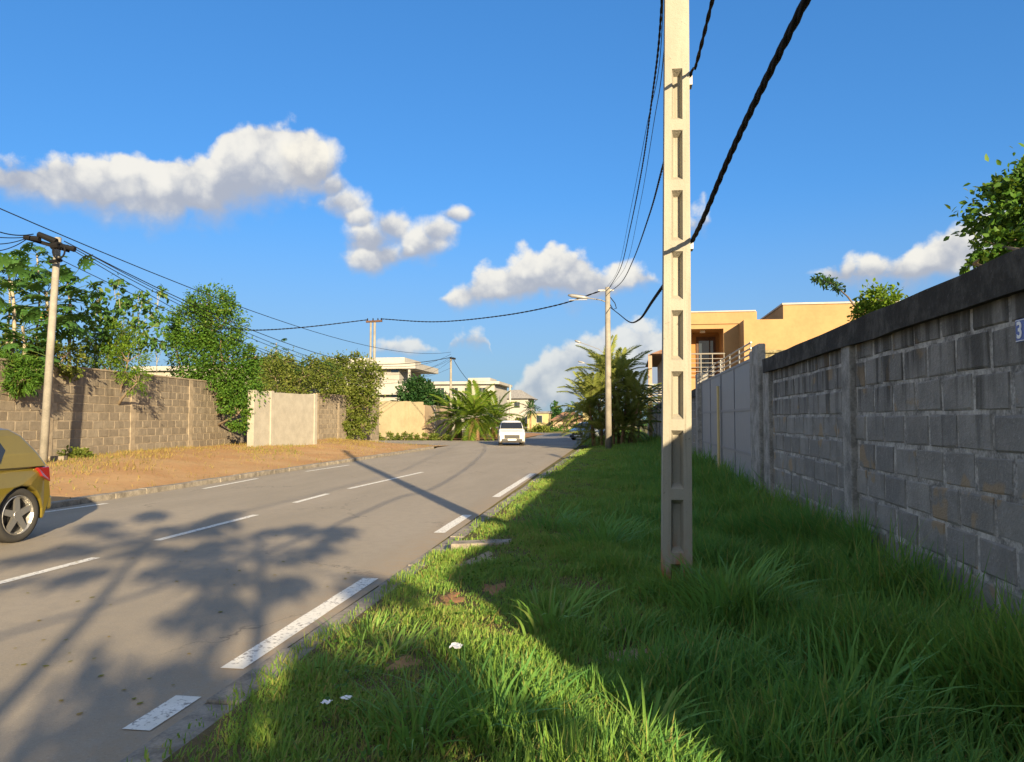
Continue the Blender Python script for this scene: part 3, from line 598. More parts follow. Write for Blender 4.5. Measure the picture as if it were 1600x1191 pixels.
rows = [.0+.02]
pixrows = [924, 872, 772, 664, 572, 477, 385, 290, 196, 100]
rows = [max(.03, AY(1058, q, NPY).z-.12) for q in pixrows]
np_ = ladder_pole('utility_pole', 'tall pale concrete pole with recessed cells standing in the near grass', (NPb.x, NPY+.1, .12), 8.0, .243, .172, .27, .19, rows, 99)
np_.rotation_euler = (0, .0105, 0)
MB().box(-.085, .085, -.1, .1, 8.001, 8.05).build('cap', 'pole_concrete', np_)
for zz in (AY(1058, 380, NPY).z-.12, AY(1058, 122, NPY).z-.12, 7.3):
    ww_ = .243+(.172-.243)*zz/8; dd = .27-.08*zz/8; MB().box(ww_/2-.004, ww_/2+.03, -.05, .05, zz-.04, zz+.04).build('cable_clamp', 'galvanised', np_)
def plain_pole(name, label, base, H, r0, r1, mat='far_concrete', n=10, lean=(0, 0)):
    root = thing(name, label, 'utility pole', base); MB().tube([(0, 0, -.5), (lean[0]*.5, lean[1]*.5, H*.5), (lean[0], lean[1], H)], [r0, (r0+r1)/2, r1], n).build('shaft', mat, root, smooth=True); return root
FPb = Vector((DP(951, 700, 36.5).x, DP(951, 700, 36.5).y, .1)); FPH = AY(951, 449, FPb.y).z-.1
fp = plain_pole('utility_pole', 'round concrete pole carrying all the cables in front of the palm cluster', FPb, FPH, .17, .12)
def luminaire(root, arm, head, H):
    a = [Vector((0, 0, H+.0)), Vector((arm[0]*.35, 0, H+arm[1]*.55)), Vector((arm[0], 0, H+arm[1]))]
    MB().tube(a, .03, 6).build('lamp_arm', 'galvanised', root)
    d = (a[2]-a[1]).normalized(); e = a[2]+d*head
    o = MB().tube([a[2]-d*.05, a[2]+d*head*.25, a[2]+d*head*.8, e], [.05, .1, .1, .04], 8).build('lamp_head', 'galvanised', root, smooth=True); MB().box(e.x+.05, a[2].x, -.06, .06, a[2].z+arm[1]*.0-.10, a[2].z-.085).build('lamp_lens', 'headlamp', o)
luminaire(fp, (-1.0, .25), .95, FPH-.75)
MB().beam((-.45, 0, FPH-.15), (.3, 0, FPH-.15), .06, .08).build('bracket', 'galvanised', fp)
MB().tube([(.13, 0, FPH-.5), (.35, -.05, FPH-.8), (.42, -.05, FPH-1.05), (.25, -.05, FPH-1.1), (.12, 0, FPH-.85)], .022, 6).build('cable_loop', 'cable_black', fp)
b2 = Vector((DP(951, 690, 66).x, DP(951, 690, 66).y, 0)); lamp2 = plain_pole('street_lamp', 'street lamp with a long thin arm just behind the palm cluster', b2, AY(950, 556, b2.y).z, .12, .08, 'galvanised', 8); lamp2['category'] = 'street lamp'
luminaire(lamp2, (-2.4, 1.3), .55, AY(950, 556, b2.y).z-.1)
b3 = Vector((DP(940, 680, 100).x, DP(940, 680, 100).y, 0)); lamp3 = plain_pole('street_lamp', 'farthest small street lamp head over the road left of the palms', b3, AY(940, 575, b3.y).z, .12, .08, 'galvanised', 8); lamp3['category'] = 'street lamp'
luminaire(lamp3, (-2.2, .8), .9, AY(940, 575, b3.y).z-.1)
# left-hand pole and its cable hardware
LPb = G(66, 727, .42); LPH = AY(78, 372, LPb.y).z-.42; LPd = depth_of(LPb)
ltop = DP(79, 372, LPd); lp = plain_pole('utility_pole', 'slim concrete pole with black cable joints by the papaya trees', LPb, LPH, .105, .08, 'far_concrete', 10, ((ltop.x-LPb.x), 0))
def rel(root, p): return Vector(p)-root.location
MB().beam(rel(lp, DP(38, 371, LPd)), rel(lp, DP(108, 392, LPd)), .07, .09).build('cross_bracket', 'cable_black', lp)
for (a, b, r_) in (((38, 371), (62, 374), .075), ((60, 366), (88, 378), .085), ((96, 384), (117, 390), .07), ((80, 385), (92, 383), .1)):
    MB().tube([rel(lp, DP(*a, LPd-.15)), rel(lp, DP(*b, LPd-.15))], [r_*.8, r_], 8).build('cable_joint', 'cable_black', lp)
lc = rel(lp, DP(92, 392, LPd-.2)); MB().tube([lc+Vector((math.cos(a)*.17, 0, math.sin(a)*.2)) for a in [R(q) for q in range(0, 361, 24)]], .025, 6).build('cable_coil', 'cable_black', lp)
MB().tube([rel(lp, DP(78, 409, LPd)), rel(lp, DP(96, 407, LPd-.1))], .045, 6).build('cable_joint', 'cable_black', lp)
# double pole by the olive bush
TPd = 52; TPb = Vector((DP(579, 689, TPd).x, DP(579, 689, TPd).y, .05)); TPH = DP(584, 503, TPd).z-.05
tp = thing('utility_pole', 'twin-post concrete pole with crossarm beside the olive bush', 'utility pole', TPb)
for (s, r_) in ((-.08, .07), (.2, .085)): MB().tube([(s, 0, -.3), (s+.02, 0, TPH)], [r_+.02, r_], 9).build('post', 'far_concrete', tp, smooth=True)
MB().beam((-.4, 0, TPH+.06), (.75, 0, TPH+.1), .14, .13).build('crossarm', 'dark_timber', tp)
for s in (-.3, .1, .45, .7): MB().tube([(s, 0, TPH+.12), (s, 0, TPH+.3)], [.05, .035], 7).build('insulator', 'cable_black', tp)
SPd = 72; SPb = Vector((DP(704, 684, SPd).x, DP(704, 684, SPd).y, 0)); SPH = DP(705, 558, SPd).z
sp = plain_pole('utility_pole', 'thin white pole at the left of the bushy yellow-green palms', SPb, SPH, .14, .10, 'far_concrete'); MB().beam((-.1, 0, SPH-.05), (.45, 0, SPH-.15), .2, .18).build('transformer_box', 'cable_black', sp); MB().box(-.45, .35, -.12, .12, 2.0, 2.5).build('meter_box', 'white_render', sp)
XPd = 110; XPb = Vector((DP(797, 672, XPd).x, DP(797, 672, XPd).y, 0)); plain_pole('utility_pole', 'short far white pole above the parked white truck', XPb, DP(797, 602, XPd).z, .17, .14, 'white_render')

def curve_pts(pts, n=40):                   # smooth line through points (Catmull-Rom)
    P = [Vector(p) for p in pts]; P = [P[0]*2-P[1]]+P+[P[-1]*2-P[-2]]; out = []
    for i in range(1, len(P)-2):
        for k in range(n):
            t_ = k/n; a, b, c, d = P[i-1], P[i], P[i+1], P[i+2]
            out.append(.5*((2*b)+(c-a)*t_+(2*a-5*b+4*c-d)*t_*t_+(3*b-a-3*c+d)*t_**3))
    return out+[P[-2]]
def twisted(name, label, pts, r, strands=2, pitch=.45, n=40):
    C = curve_pts(pts, n)
    # resample evenly
    out = [C[0]]; step = pitch/7
    for p in C[1:]:
        while (p-out[-1]).length > step and len(out) < 4000: out.append(out[-1]+(p-out[-1]).normalized()*step)
    mb = MB()
    for s in range(strands):
        L = 0; Q = []
        for i, p in enumerate(out):
            d = (out[min(i+1, len(out)-1)]-out[max(0, i-1)]).normalized(); sd = d.cross(Vector((0, 0, 1))).normalized(); u = sd.cross(d)
            a = 2*math.pi*(i*step/pitch+s/strands); Q.append(p+(sd*math.cos(a)+u*math.sin(a))*r*.42)
        mb.tube(Q, r*.68, 6)
    o = mb.build(name, 'cable_black', smooth=True); return tag(o, label, 'cable', 'overhead cables')
def sagline(name, label, a, b, sag, r, n=24):
    a, b = Vector(a), Vector(b); mb = MB(); mb.tube([a.lerp(b, i/n)-Vector((0, 0, sag*4*(i/n)*(1-i/n))) for i in range(n+1)], r, 5)
    return tag(mb.build(name, 'cable_black', smooth=True), label, 'cable', 'overhead cables')
Yp = NPY+.1; xr = NPb.x+.16
zc1 = AY(1081, 378, Yp).z; zc2 = AY(1081, 121, Yp).z
def fpp(dx, dz): return Vector((FPb.x+dx, FPb.y-.05, FPb.z+FPH+dz))
twisted('cable', 'thickest twisted black cable running overhead to the right of the near pole', [(xr+.42, -9, zc1+.6), (xr+.27, -2, zc1+.12), (AY(1170, 180, 4.3).x, 4.3, AY(1170, 180, 4.3).z), (xr, Yp, zc1), (AY(1020, 470, 10).x, 10, AY(1020, 470, 10).z), AY(998, 500, 16), AY(983, 503, 25), AY(966, 490, 33), fpp(.12, -1.0)], .019, 3, .5)
twisted('cable', 'upper twisted cable clamped to the right side of the near pole', [(xr+.3, -9, zc2+.5), (xr+.16, -2, zc2+.05), (AY(1106, 30, 5.6).x, 5.6, AY(1106, 30, 5.6).z), (xr, Yp, zc2), AY(1038, 252, 9.2), AY(1015, 335, 14), AY(990, 405, 22), AY(972, 440, 30), fpp(.1, -.25)], .015, 2, .4)
twisted('cable', 'twisted black cable passing just left of the near pole top', [(.42, Yp, 7.2), AY(1033, 20, 9.5), AY(1018, 160, 12.5), AY(1002, 270, 17), AY(984, 360, 24), AY(970, 418, 31), fpp(.08, -.05)], .016, 2, .4)
twisted('cable', 'the same twisted cable going on overhead behind the viewer', [(.42, Yp, 7.2), (.5, 0, 6.7), (.6, -9, 7.0)], .016, 2, .4)
tag(MB().tube(curve_pts([(.5, Yp, 6.5), AY(1036, 95, 9), AY(1022, 190, 13), AY(1000, 320, 20), AY(978, 415, 30), fpp(.05, -.1)], 12), .006, 5).build('cable', 'cable_black'), 'thin wire between the twisted cables left of the near pole', 'cable', 'overhead cables')
tag(MB().tube(curve_pts([(.4, Yp, 7.6), AY(1033, 70, 11), AY(1010, 200, 15), AY(985, 330, 22), AY(966, 420, 31), fpp(-.02, 0)], 12), .006, 5).build('cable', 'cable_black'), 'thinnest wire leading from the near pole top to the far pole', 'cable', 'overhead cables')
twisted('cable', 'twisted cable crossing the road from the far pole to the twin-post pole', [fpp(-.4, -.2), DP(870, 477, 39), DP(780, 494, 43), DP(680, 503, 48), TPb+Vector((.6, 0, TPH+.25))], .035, 2, .8, 14)
twisted('cable', 'cable running left from the twin-post pole into the vine tree', [TPb+Vector((-.3, 0, TPH+.2)), DP(480, 511, 48), DP(400, 516, 43), DP(330, 512, 38)], .034, 2, .8, 14)
lpt = DP(100, 386, LPd); spt = SPb+Vector((0, 0, SPH))
for k, (dz, sg) in enumerate(((.3, 2.1), (.1, 2.5), (-.12, 2.9), (.0, 2.3))):
    sagline('cable', ['bundled wire leaving the cable joints of the slim left pole, uppermost', 'second bundled wire from the slim left pole sagging behind the vine tree', 'lowest bundled wire from the slim left pole sagging behind the vine tree', 'middle bundled wire from the slim left pole'][k], lpt+Vector((.1*k, 0, dz*.5)), spt+Vector((.1*k, 0, dz)), sg, .011 if k else .014)
sagline('cable', 'single high wire passing above the slim left pole', DP(-60, 300, 17), spt+Vector((0, 0, .5)), 1.3, .014)
sagline('cable', 'wire entering from the left edge to the joints of the slim pole', DP(-80, 315, 15), DP(52, 366, LPd), .25, .014)
for k in range(3): sagline('cable', ['top of three loose wires at the left edge beside the slim pole', 'middle of three loose wires at the left edge beside the slim pole', 'bottom of three loose wires at the left edge beside the slim pole'][k], DP(-90, 352+6*k, 15.5), DP(40, 371+2*k, LPd), .1+.12*k, .012)
sagline('cable', 'faint lower wire from a small joint below the cable coil', DP(97, 407, LPd), SPb+Vector((0, 0, SPH-1)), 2.0, .010)
sagline('cable', 'dark wire from the thin white pole to the left over the white villa', spt, DP(560, 568, 66), .3, .03); sagline('cable', 'wire falling from the thin white pole to the long white building', spt+Vector((.2, 0, -.1)), DP(735, 598, 84), .2, .025)
# ================================================================ buildings
def win(root, x0, x1, y, z0, z1, mat='window_glass', fr='white_render', th=.06, sub=1):
    """window set in a front that faces -y: frame standing proud, pane set back"""
    f = MB(); w_ = .06
    f.box(x0, x1, y-.03, y+.05, z0, z0+w_).box(x0, x1, y-.03, y+.05, z1-w_, z1).box(x0, x0+w_, y-.029, y+.05, z0+w_, z1-w_).box(x1-w_, x1, y-.029, y+.05, z0+w_, z1-w_)
    o = f.build('window', fr, root); MB().box(x0+w_, x1-w_, y-.012, y+.04, z0+w_, z1-w_).build('pane', mat, o)
    for k in range(1, sub+1):
        xm = x0+(x1-x0)*k/(sub+1); MB().box(xm-.025, xm+.025, y-.025, y-.013, z0+w_, z1-w_).build('mullion', fr, o)
    return o
YA, YBq, YP = 31.0, 29.8, 35.4
def hx(px, Y): return AY(px, 560, Y).x
def hz(px, py, Y): return AY(px, py, Y).z
oh = wthing('orange_house', 'orange rendered two-storey house with a recessed balcony behind the grey wall', 'house', (hx(1230, 31), 32, .06))
zr = hz(1150, 506, YA); xl = hx(1066, YA); bx0, bx1 = hx(1077, YA), hx(1131, YA); bz0, bz1 = hz(1100, 592, YA), hz(1100, 514, YA); xc = hx(1163, YBq); xr_ = hx(1440, YBq); xC = hx(1225, YBq)
mb = MB()
mb.box(xl, bx0, YA, 40, .06, zr-.003).box(bx1, xc, YA, 40, .06, zr-.002).box(bx0, bx1, YA+.001, 40, .06, bz0).box(bx0, bx1, YA+.001, 40, bz1, zr-.001)
mb.build('wall', 'orange_render', oh)
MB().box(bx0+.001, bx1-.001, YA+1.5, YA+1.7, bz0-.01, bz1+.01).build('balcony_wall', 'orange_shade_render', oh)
MB().box(xc, xr_, YBq, 40, .06, zr).build('wall', 'orange_render', oh)
MB().box(xC, xr_, YBq+.002, 38, zr+.001, hz(1300, 475, YBq)).build('upper_wall', 'orange_render', oh)
MB().box(xC-.04, xr_+.05, YBq-.05, 38.05, hz(1300, 475, YBq)+.002, hz(1300, 475, YBq)+.07).build('roof_edge', 'white_render', oh)
MB().box(xl, xC-.01, YP, 41, zr-.5, hz(1120, 488, YP)).build('parapet', 'orange_render', oh)
MB().box(xl-.05, xC-.06, YP-.05, 41.05, hz(1120, 488, YP)+.002, hz(1120, 488, YP)+.06).build('roof_edge', 'white_render', oh)
MB().box(xl-.06, xc-.002, YA-.06, YA+.1, zr+.001, zr+.09).build('cornice', 'orange_render', oh)
dx0, dx1 = hx(1088, YA+1.5), hx(1118, YA+1.5)
dr = MB().box(dx0, dx1, YA+1.44, YA+1.499, bz0+.02, hz(1100, 527, YA+1.5)).build('door', 'dark_timber', oh)
MB().box(dx0+.1, dx0+.52, YA+1.42, YA+1.438, bz0+.3, hz(1100, 533, YA+1.5)).build('door_pane', 'window_glass', dr); MB().box(dx0+.57, dx1-.1, YA+1.42, YA+1.438, bz0+.3, hz(1100, 533, YA+1.5)).build('door_pane', 'window_glass', dr)
rl = MB(); rl.tube([(bx0, YA-.04, bz0+1.0), (bx1+.05, YA-.04, bz0+1.0)], .03, 6); ra_ = rl.build('balcony_railing', 'rail_metal', oh)
for k in range(5): MB().tube([(bx0, YA-.04, bz0+.12+k*.17), (bx1+.05, YA-.04, bz0+.12+k*.17)], .014, 5).build('rail', 'rail_metal', ra_)
for k in range(4): xx = bx0+(bx1-bx0)*k/3; MB().tube([(xx, YA-.041, bz0+.0), (xx, YA-.041, bz0+1.0)], .016, 5).build('baluster', 'rail_metal', ra_)
MB().box(bx0+.5, bx0+.7, YA+.6, YA+.8, bz1-.08, bz1-.002).build('ceiling_lamp', 'white_enamel', oh)
# second house further along the right wall, seen edge-on between the palms and the near pole
bh = wthing('terracotta_house', 'brown and terracotta house with white railings right of the palm cluster', 'house', (7.2, 58, .06))
hx0 = AY(1012, 600, 52).x
MB().box(hx0+1.2, 12, 53, 64, .06, 6.0).build('wall', 'pink_render', bh)
mb = MB(); e0, e1, ya_, yb2, z0_, z1_ = hx0+.2, 12.6, 51.6, 65, 6.0, 7.4; mb.add([(e0, ya_, z0_), (e1, ya_, z0_), (e1, yb2, z0_), (e0, yb2, z0_), (e0+3, ya_+4, z1_), (e1-3, ya_+4, z1_), (e1-3, yb2-4, z1_), (e0+3, yb2-4, z1_)], [(0, 1, 5, 4), (1, 2, 6, 5), (2, 3, 7, 6), (3, 0, 4, 7), (4, 5, 6, 7), (3, 2, 1, 0)]); mb.build('roof', 'roof_tile', bh)
MB().box(hx0, hx0+3.2, 51.8, 53, 2.75, 2.95).build('balcony_slab', 'white_render', bh)
r2 = MB().box(hx0, hx0+3.2, 51.8, 51.86, 3.9, 3.98).build('railing', 'white_render', bh)
for k in range(5): MB().box(hx0, hx0+3.2, 51.81, 51.85, 3.05+k*.17, 3.11+k*.17).build('slat', 'white_render', r2)
for k in range(2): MB().box(hx0+.05+k*2.9, hx0+.3+k*2.9, 51.9, 52.15, .06, 6.0).build('column', 'pink_render', bh)
win(bh, hx0+1.5, hx0+2.7, 52.99, 3.3, 5.2, fr='dark_timber')

def at(px, py, d): return DP(px, py, d)
# white villa behind the cream wall
vd = 84; v0 = at(556, 640, vd); v1 = at(651, 640, vd); vy = (v0.y+v1.y)/2
vh = wthing('white_villa', 'white flat-roofed villa with deep eaves rising above the cream wall', 'house', ((v0.x+v1.x)/2, vy, 0)); zt_ = at(600, 570, vd).z; x0, x1 = v0.x-4, at(640, 640, vd).x
MB().box(x0, x1-1.1, vy, vy+9, 0, zt_-.5).build('wall', 'white_render', vh)
MB().box(x0, x1+1.0, vy-1.0, vy+9.5, zt_-.5, zt_+.15).build('roof_slab', 'white_render', vh); MB().box(x0-.1, x1-.8, vy+1, vy+8, zt_+.152, zt_+.9).build('parapet', 'white_render', vh)
MB().box(x0, x1+.6, vy-.9, vy-.003, zt_-3.35, zt_-3.1).build('balcony_slab', 'white_render', vh); MB().box(x0+3.5, x1+.6, vy-.9, vy-.8, zt_-3.099, zt_-2.2).build('balcony_front', 'white_render', vh)
MB().box(x1+.1, x1+.35, vy-.7, vy-.45, 0, zt_-.501).build('column', 'white_render', vh)
for (a, b, c_, d_) in ((566, 574, 577, 590), (610, 624, 577, 583), (612, 632, 607, 622), (580, 600, 600, 612)):
    win(vh, at(a, 600, vd).x, at(b, 600, vd).x, vy-.001, at(600, d_, vd).z, at(600, c_, vd).z, sub=0)
# long white building beyond the palms
ld = 112; a0, a1 = at(640, 640, ld), at(776, 640, ld); ly = a0.y
lb = wthing('white_building', 'long low white building with a stepped roof above the dark palm', 'building', ((a0.x+a1.x)/2, ly, 0)); zz = at(700, 597, ld).z
MB().box(a0.x, a1.x, ly, ly+12, 0, zz-.4).build('wall', 'white_render', lb); MB().box(a0.x-.4, a1.x+.8, ly-.6, ly+12.5, zz-.4, zz).build('roof_slab', 'white_render', lb); MB().box(at(735, 600, ld).x, at(770, 600, ld).x, ly-.65, ly+5, zz+.001, zz+.5).build('parapet', 'white_render', lb)
for q in (668, 690, 712, 734, 756): win(lb, at(q-6, 600, ld).x, at(q+6, 600, ld).x, ly-.001, at(700, 618, ld).z, at(700, 606, ld).z, sub=1)
# gabled white house and its neighbours at the bend
gd = 128; g0, g1 = at(775, 660, gd), at(826, 660, gd); gy = g0.y
gh = wthing('gabled_house', 'white house with grey roof behind the far white pole', 'house', ((g0.x+g1.x)/2, gy, 0)); ze, zp = at(800, 623, gd).z, at(800, 608, gd).z
MB().box(g0.x, g1.x, gy, gy+9, 0, ze).build('wall', 'white_render', gh)
mb = MB(); e = .7; xm = (g0.x+g1.x)/2; mb.add([(g0.x-e, gy-e, ze), (g1.x+e, gy-e, ze), (g1.x+e, gy+9+e, ze), (g0.x-e, gy+9+e, ze), (xm-1, gy+4, zp), (xm+1, gy+4, zp)], [(0, 1, 5, 4), (1, 2, 5), (2, 3, 4, 5), (3, 0, 4), (3, 2, 1, 0)]); mb.build('roof', 'grey_concrete', gh)
for q in (786, 808): win(gh, at(q-5, 600, gd).x, at(q+5, 600, gd).x, gy-.001, at(700, 638, gd).z, at(700, 628, gd).z, sub=0)
yd = 118; y0_, y1_ = at(824, 660, yd), at(858, 660, yd); yh = wthing('yellow_house', 'small pale yellow flat-fronted house at the bend', 'house', ((y0_.x+y1_.x)/2, y0_.y, 0))
MB().box(y0_.x, y1_.x, y0_.y, y0_.y+7, 0, at(840, 646, yd).z).build('wall', 'yellow_render', yh); MB().box(y0_.x-.2, y1_.x+.2, y0_.y-.2, y0_.y+7.2, at(840, 646, yd).z+.001, at(840, 643, yd).z).build('roof', 'grey_roof', yh); win(yh, at(838, 660, yd).x, at(848, 660, yd).x, y0_.y-.001, 1.0, 2.2, sub=0)
rd = 112; r0, r1 = at(864, 660, rd), at(912, 660, rd); rh = wthing('hip_roof_house', 'low pinkish house with brown hipped roof below the conifer', 'house', ((r0.x+r1.x)/2, r0.y, 0)); ze, zp = at(880, 661, rd).z+.35, at(880, 651, rd).z+.3
MB().box(r0.x, r1.x, r0.y, r0.y+7, 0, ze).build('wall', 'pink_render', rh); xm = (r0.x+r1.x)/2
mb = MB(); mb.add([(r0.x-.5, r0.y-.5, ze), (r1.x+.5, r0.y-.5, ze), (r1.x+.5, r0.y+7.5, ze), (r0.x-.5, r0.y+7.5, ze), (xm-1, r0.y+3.5, zp+.4), (xm+.8, r0.y+3.5, zp+.4)], [(0, 1, 5, 4), (1, 2, 5), (2, 3, 4, 5), (3, 0, 4), (3, 2, 1, 0)]); mb.build('roof', 'roof_tile', rh)
for q in (873, 886, 899): win(rh, at(q-3, 660, rd).x, at(q+3, 660, rd).x, r0.y-.001, .8, ze-.5, sub=0)
q0, q1 = at(911, 660, 96), at(925, 660, 96); tw_ = wthing('yellow_wall', 'pale yellow garden wall left of the palm cluster', 'wall', (q0.x, q0.y, 0)); MB().box(q0.x, q1.x, q0.y, q0.y+.3, 0, at(915, 646, 96).z).build('panel', 'yellow_render', tw_); MB().box(q0.x-.05, q1.x+.05, q0.y-.05, q0.y+.35, at(915, 646, 96).z+.001, at(915, 644, 96).z).build('cap', 'yellow_render', tw_)
# pale low building behind the left wall
pd = 46; s0, s1 = at(215, 640, pd), at(470, 640, pd); pb = wthing('pale_building', 'low pale building just visible over the tan block wall', 'building', ((s0.x+s1.x)/2, s0.y, .46))
yb_ = min(s0.y, s1.y); MB().box(s0.x, s1.x, yb_, yb_+5, .46, at(300, 580, pd).z).build('wall', 'whitewash', pb); MB().box(s0.x-.3, s1.x+.3, yb_-.3, yb_+5.3, at(300, 580, pd).z+.001, at(300, 573, pd).z).build('roof_slab', 'white_render', pb)

# ================================================================ vehicles
def car(name, label, loc, rz, paint, zs=1.0, ls=1.0, group=None):
    root = thing(name, label, 'car', loc, rz, group); xw = (-1.42*ls, 1.22*ls); ra = .40; WR = 1.16
    def arch(cx): return [(cx-ra*math.cos(a), .33+ra*math.sin(a)) for a in [R(q) for q in range(-10, 191, 20)]]
    prof = [(-1.93*ls, .38), (-1.86*ls, .26)]+arch(xw[0])+[(xw[0]+.45, .19), (xw[1]-.45, .19)]+arch(xw[1])+[(1.74*ls, .2), (1.95*ls, .3), (2.0*ls, .5), (1.95*ls, .68), (1.8*ls, .80), (1.05*ls, .97), (.2*ls, .985), (-1.7*ls, 1.02), (-1.93*ls, .98), (-1.99*ls, .8), (-2.02*ls, .55)]
    W_ = .83; n = len(prof); mb = MB(); vs = []
    def hw(x, z): return W_-.05*max(0, (abs(x)/(2*ls)-.55)/.45)**2*2.2-.06*max(0, (z-.75)/.27)**2
    for s in (-1, 1): vs += [(x, s*hw(x, z), z*zs) for x, z in prof]
    mb.add(vs, [tuple(range(n))[::-1], tuple(range(n, 2*n))]+[(i, (i+1) % n, n+(i+1) % n, n+i) for i in range(n)])
    body = mb.build('body', paint, root, bevel=.035)
    B = [(-1.86*ls, .99), (1.02*ls, .97)]; T_ = [(-1.42*ls, 1.46), (.22*ls, 1.49)]
    cab = MB(); rows_ = []
    for (xa, xb, z, hwid) in ((-1.88*ls, 1.06*ls, .97, .775), (-1.74*ls, .78*ls, 1.15, .745), (-1.54*ls, .42*ls, 1.38, .665), (-1.42*ls, .2*ls, 1.46, .60), (-1.2*ls, .0, 1.51, .45)):
        rows_.append([(xa, -hwid, z*zs), (xb, -hwid*.93, z*zs), (xb, hwid*.93, z*zs), (xa, hwid, z*zs)])
    vv = [v for r_ in rows_ for v in r_]; cab.add(vv, [(4*i+q, 4*i+(q+1) % 4, 4*i+4+(q+1) % 4, 4*i+4+q) for i in range(4) for q in range(4)]+[(16, 17, 18, 19)])
    cab.build('cabin', paint, root, bevel=.03)
    def sy(z): return .775+(z-.97)/(1.38-.97)*(.665-.775)+.012
    for s in (-1, 1):
        for poly in ([(.62*ls, 1.03), (-.28*ls, 1.03), (-.28*ls, 1.38), (.30*ls, 1.38)], [(-.36*ls, 1.03), (-1.1*ls, 1.04), (-1.22*ls, 1.2), (-1.12*ls, 1.36), (-.36*ls, 1.38)]):
            mb = MB(); k = len(poly); mb.add([(x, s*sy(z), z*zs) for x, z in poly]+[(x, s*(sy(z)-.04), z*zs) for x, z in poly], [tuple(range(k)), tuple(range(k, 2*k))[::-1]]+[(i, (i+1) % k, k+(i+1) % k, k+i) for i in range(k)]); mb.build('side_window', 'car_glass', root)
        for xx in (-.32, .68): MB().box(xx*ls-.004, xx*ls+.004, min(s*.80, s*.834), max(s*.80, s*.834), .3*zs, .93*zs).build('door_seam', 'black_plastic', body)
        MB().box(-.27*ls, -.09*ls, min(s*.8, s*.85), max(s*.8, s*.85), .84*zs, .87*zs).build('door_handle', paint, body, bevel=.008)
        MB().box(.62*ls, .78*ls, min(s*.78, s*.98), max(s*.78, s*.98), 1.02*zs, 1.13*zs).build('wing_mirror', 'black_plastic', root, bevel=.03)
        tl = MB(); y0, y1 = min(s*.50, s*.725), max(s*.50, s*.725); tl.add([(-2.0*ls, y0, .72*zs), (-2.0*ls, y1, .72*zs), (-1.97*ls, y1, 1.0*zs), (-1.97*ls, y0, 1.0*zs), (-1.78*ls, y0, .80*zs), (-1.80*ls, s*.775, .84*zs), (-1.72*ls, s*.765, 1.0*zs), (-1.72*ls, y0, 1.0*zs)], [(0, 1, 2, 3), (4, 5, 6, 7), (0, 1, 5, 4), (1, 2, 6, 5), (2, 3, 7, 6), (3, 0, 4, 7)]); tl.v = [(x, y, .8*zs+(z-.8*zs)*.75) for x, y, z in tl.v]; tl.build('tail_light', 'red_lens', root, bevel=.012)
        MB().box(1.78*ls, 1.97*ls, min(s*.5, s*.76), max(s*.5, s*.76), .62*zs, .76*zs).build('headlight', 'headlamp', root, bevel=.03)
    for (xa, za, xb, zb, hb, ht) in ((1.0*ls, 1.02, .50*ls, 1.39, .68, .60), (-1.86*ls, 1.05, -1.57*ls, 1.38, .66, .56)):
        d = .03 if xa > 0 else -.03; mb = MB(); mb.add([(xa+d, -hb, za*zs), (xa+d, hb, za*zs), (xb+d, ht, zb*zs), (xb+d, -ht, zb*zs), (xa-d, -hb, za*zs), (xa-d, hb, za*zs), (xb-d, ht, zb*zs), (xb-d, -ht, zb*zs)], [(0, 1, 2, 3), (7, 6, 5, 4), (0, 4, 5, 1), (1, 5, 6, 2), (2, 6, 7, 3), (3, 7, 4, 0)]); mb.build('windscreen' if xa > 0 else 'rear_window', 'car_glass', root)
    MB().box(1.9*ls, 2.03*ls, -.62, .62, .27*zs, .42*zs).build('front_bumper', 'black_plastic', root, bevel=.03); MB().box(1.93*ls, 2.025*ls, -.46, .46, .44*zs, .66*zs).build('grille', 'black_plastic', root, bevel=.01)
    MB().box(-2.05*ls, -1.9*ls, -.72, .72, .36*zs, .56*zs).build('rear_bumper', paint, root, bevel=.04); MB().box(2.0*ls, 2.05*ls, -.25, .25, .33*zs, .42*zs).build('number_plate', 'white_enamel', root)
    MB().box(-1.7*ls, 1.7*ls, -.68, .68, .24, .5).build('underbody', 'black_plastic', root)
    HC = .305
    for cx in xw:
        for s in (-1, 1):
            rim = MB(); rim.lathe([(.2, -.055), (.225, .02), (.215, .03), (.20, .0)], (cx, 0, HC), 'y', 22)
            vs0 = [(x, s*(.735+y*1.0) if True else 0, z) for x, y, z in rim.v]; rim.v = vs0
            for k in range(5):
                a = 2*math.pi*k/5+.3; c_, s_ = math.cos(a), math.sin(a)
                def pt(r_, w_, yy): return (cx+r_*c_-w_*s_, s*yy, HC+r_*s_+w_*c_)
                rim.add([pt(.03, -.04, .752), pt(.205, -.03, .745), pt(.205, .03, .745), pt(.03, .04, .752), pt(.03, -.04, .72), pt(.205, -.03, .72), pt(.205, .03, .72), pt(.03, .04, .72)], [(0, 1, 2, 3), (7, 6, 5, 4), (0, 4, 5, 1), (1, 5, 6, 2), (2, 6, 7, 3), (3, 7, 4, 0)])
            rim.add([(cx+.05*math.cos(a), s*.757, HC+.05*math.sin(a)) for a in [R(q) for q in range(0, 360, 30)]]+[(cx+.06*math.cos(a), s*.70, HC+.06*math.sin(a)) for a in [R(q) for q in range(0, 360, 30)]], [tuple(range(12))]+[(i, (i+1) % 12, 12+(i+1) % 12, 12+i) for i in range(12)])
            up = lambda m_: setattr(m_, 'v', [(cx+(x-cx)*WR, y, z*WR) for x, y, z in m_.v])
            up(rim); wl = rim.build('wheel', 'alloy', root)
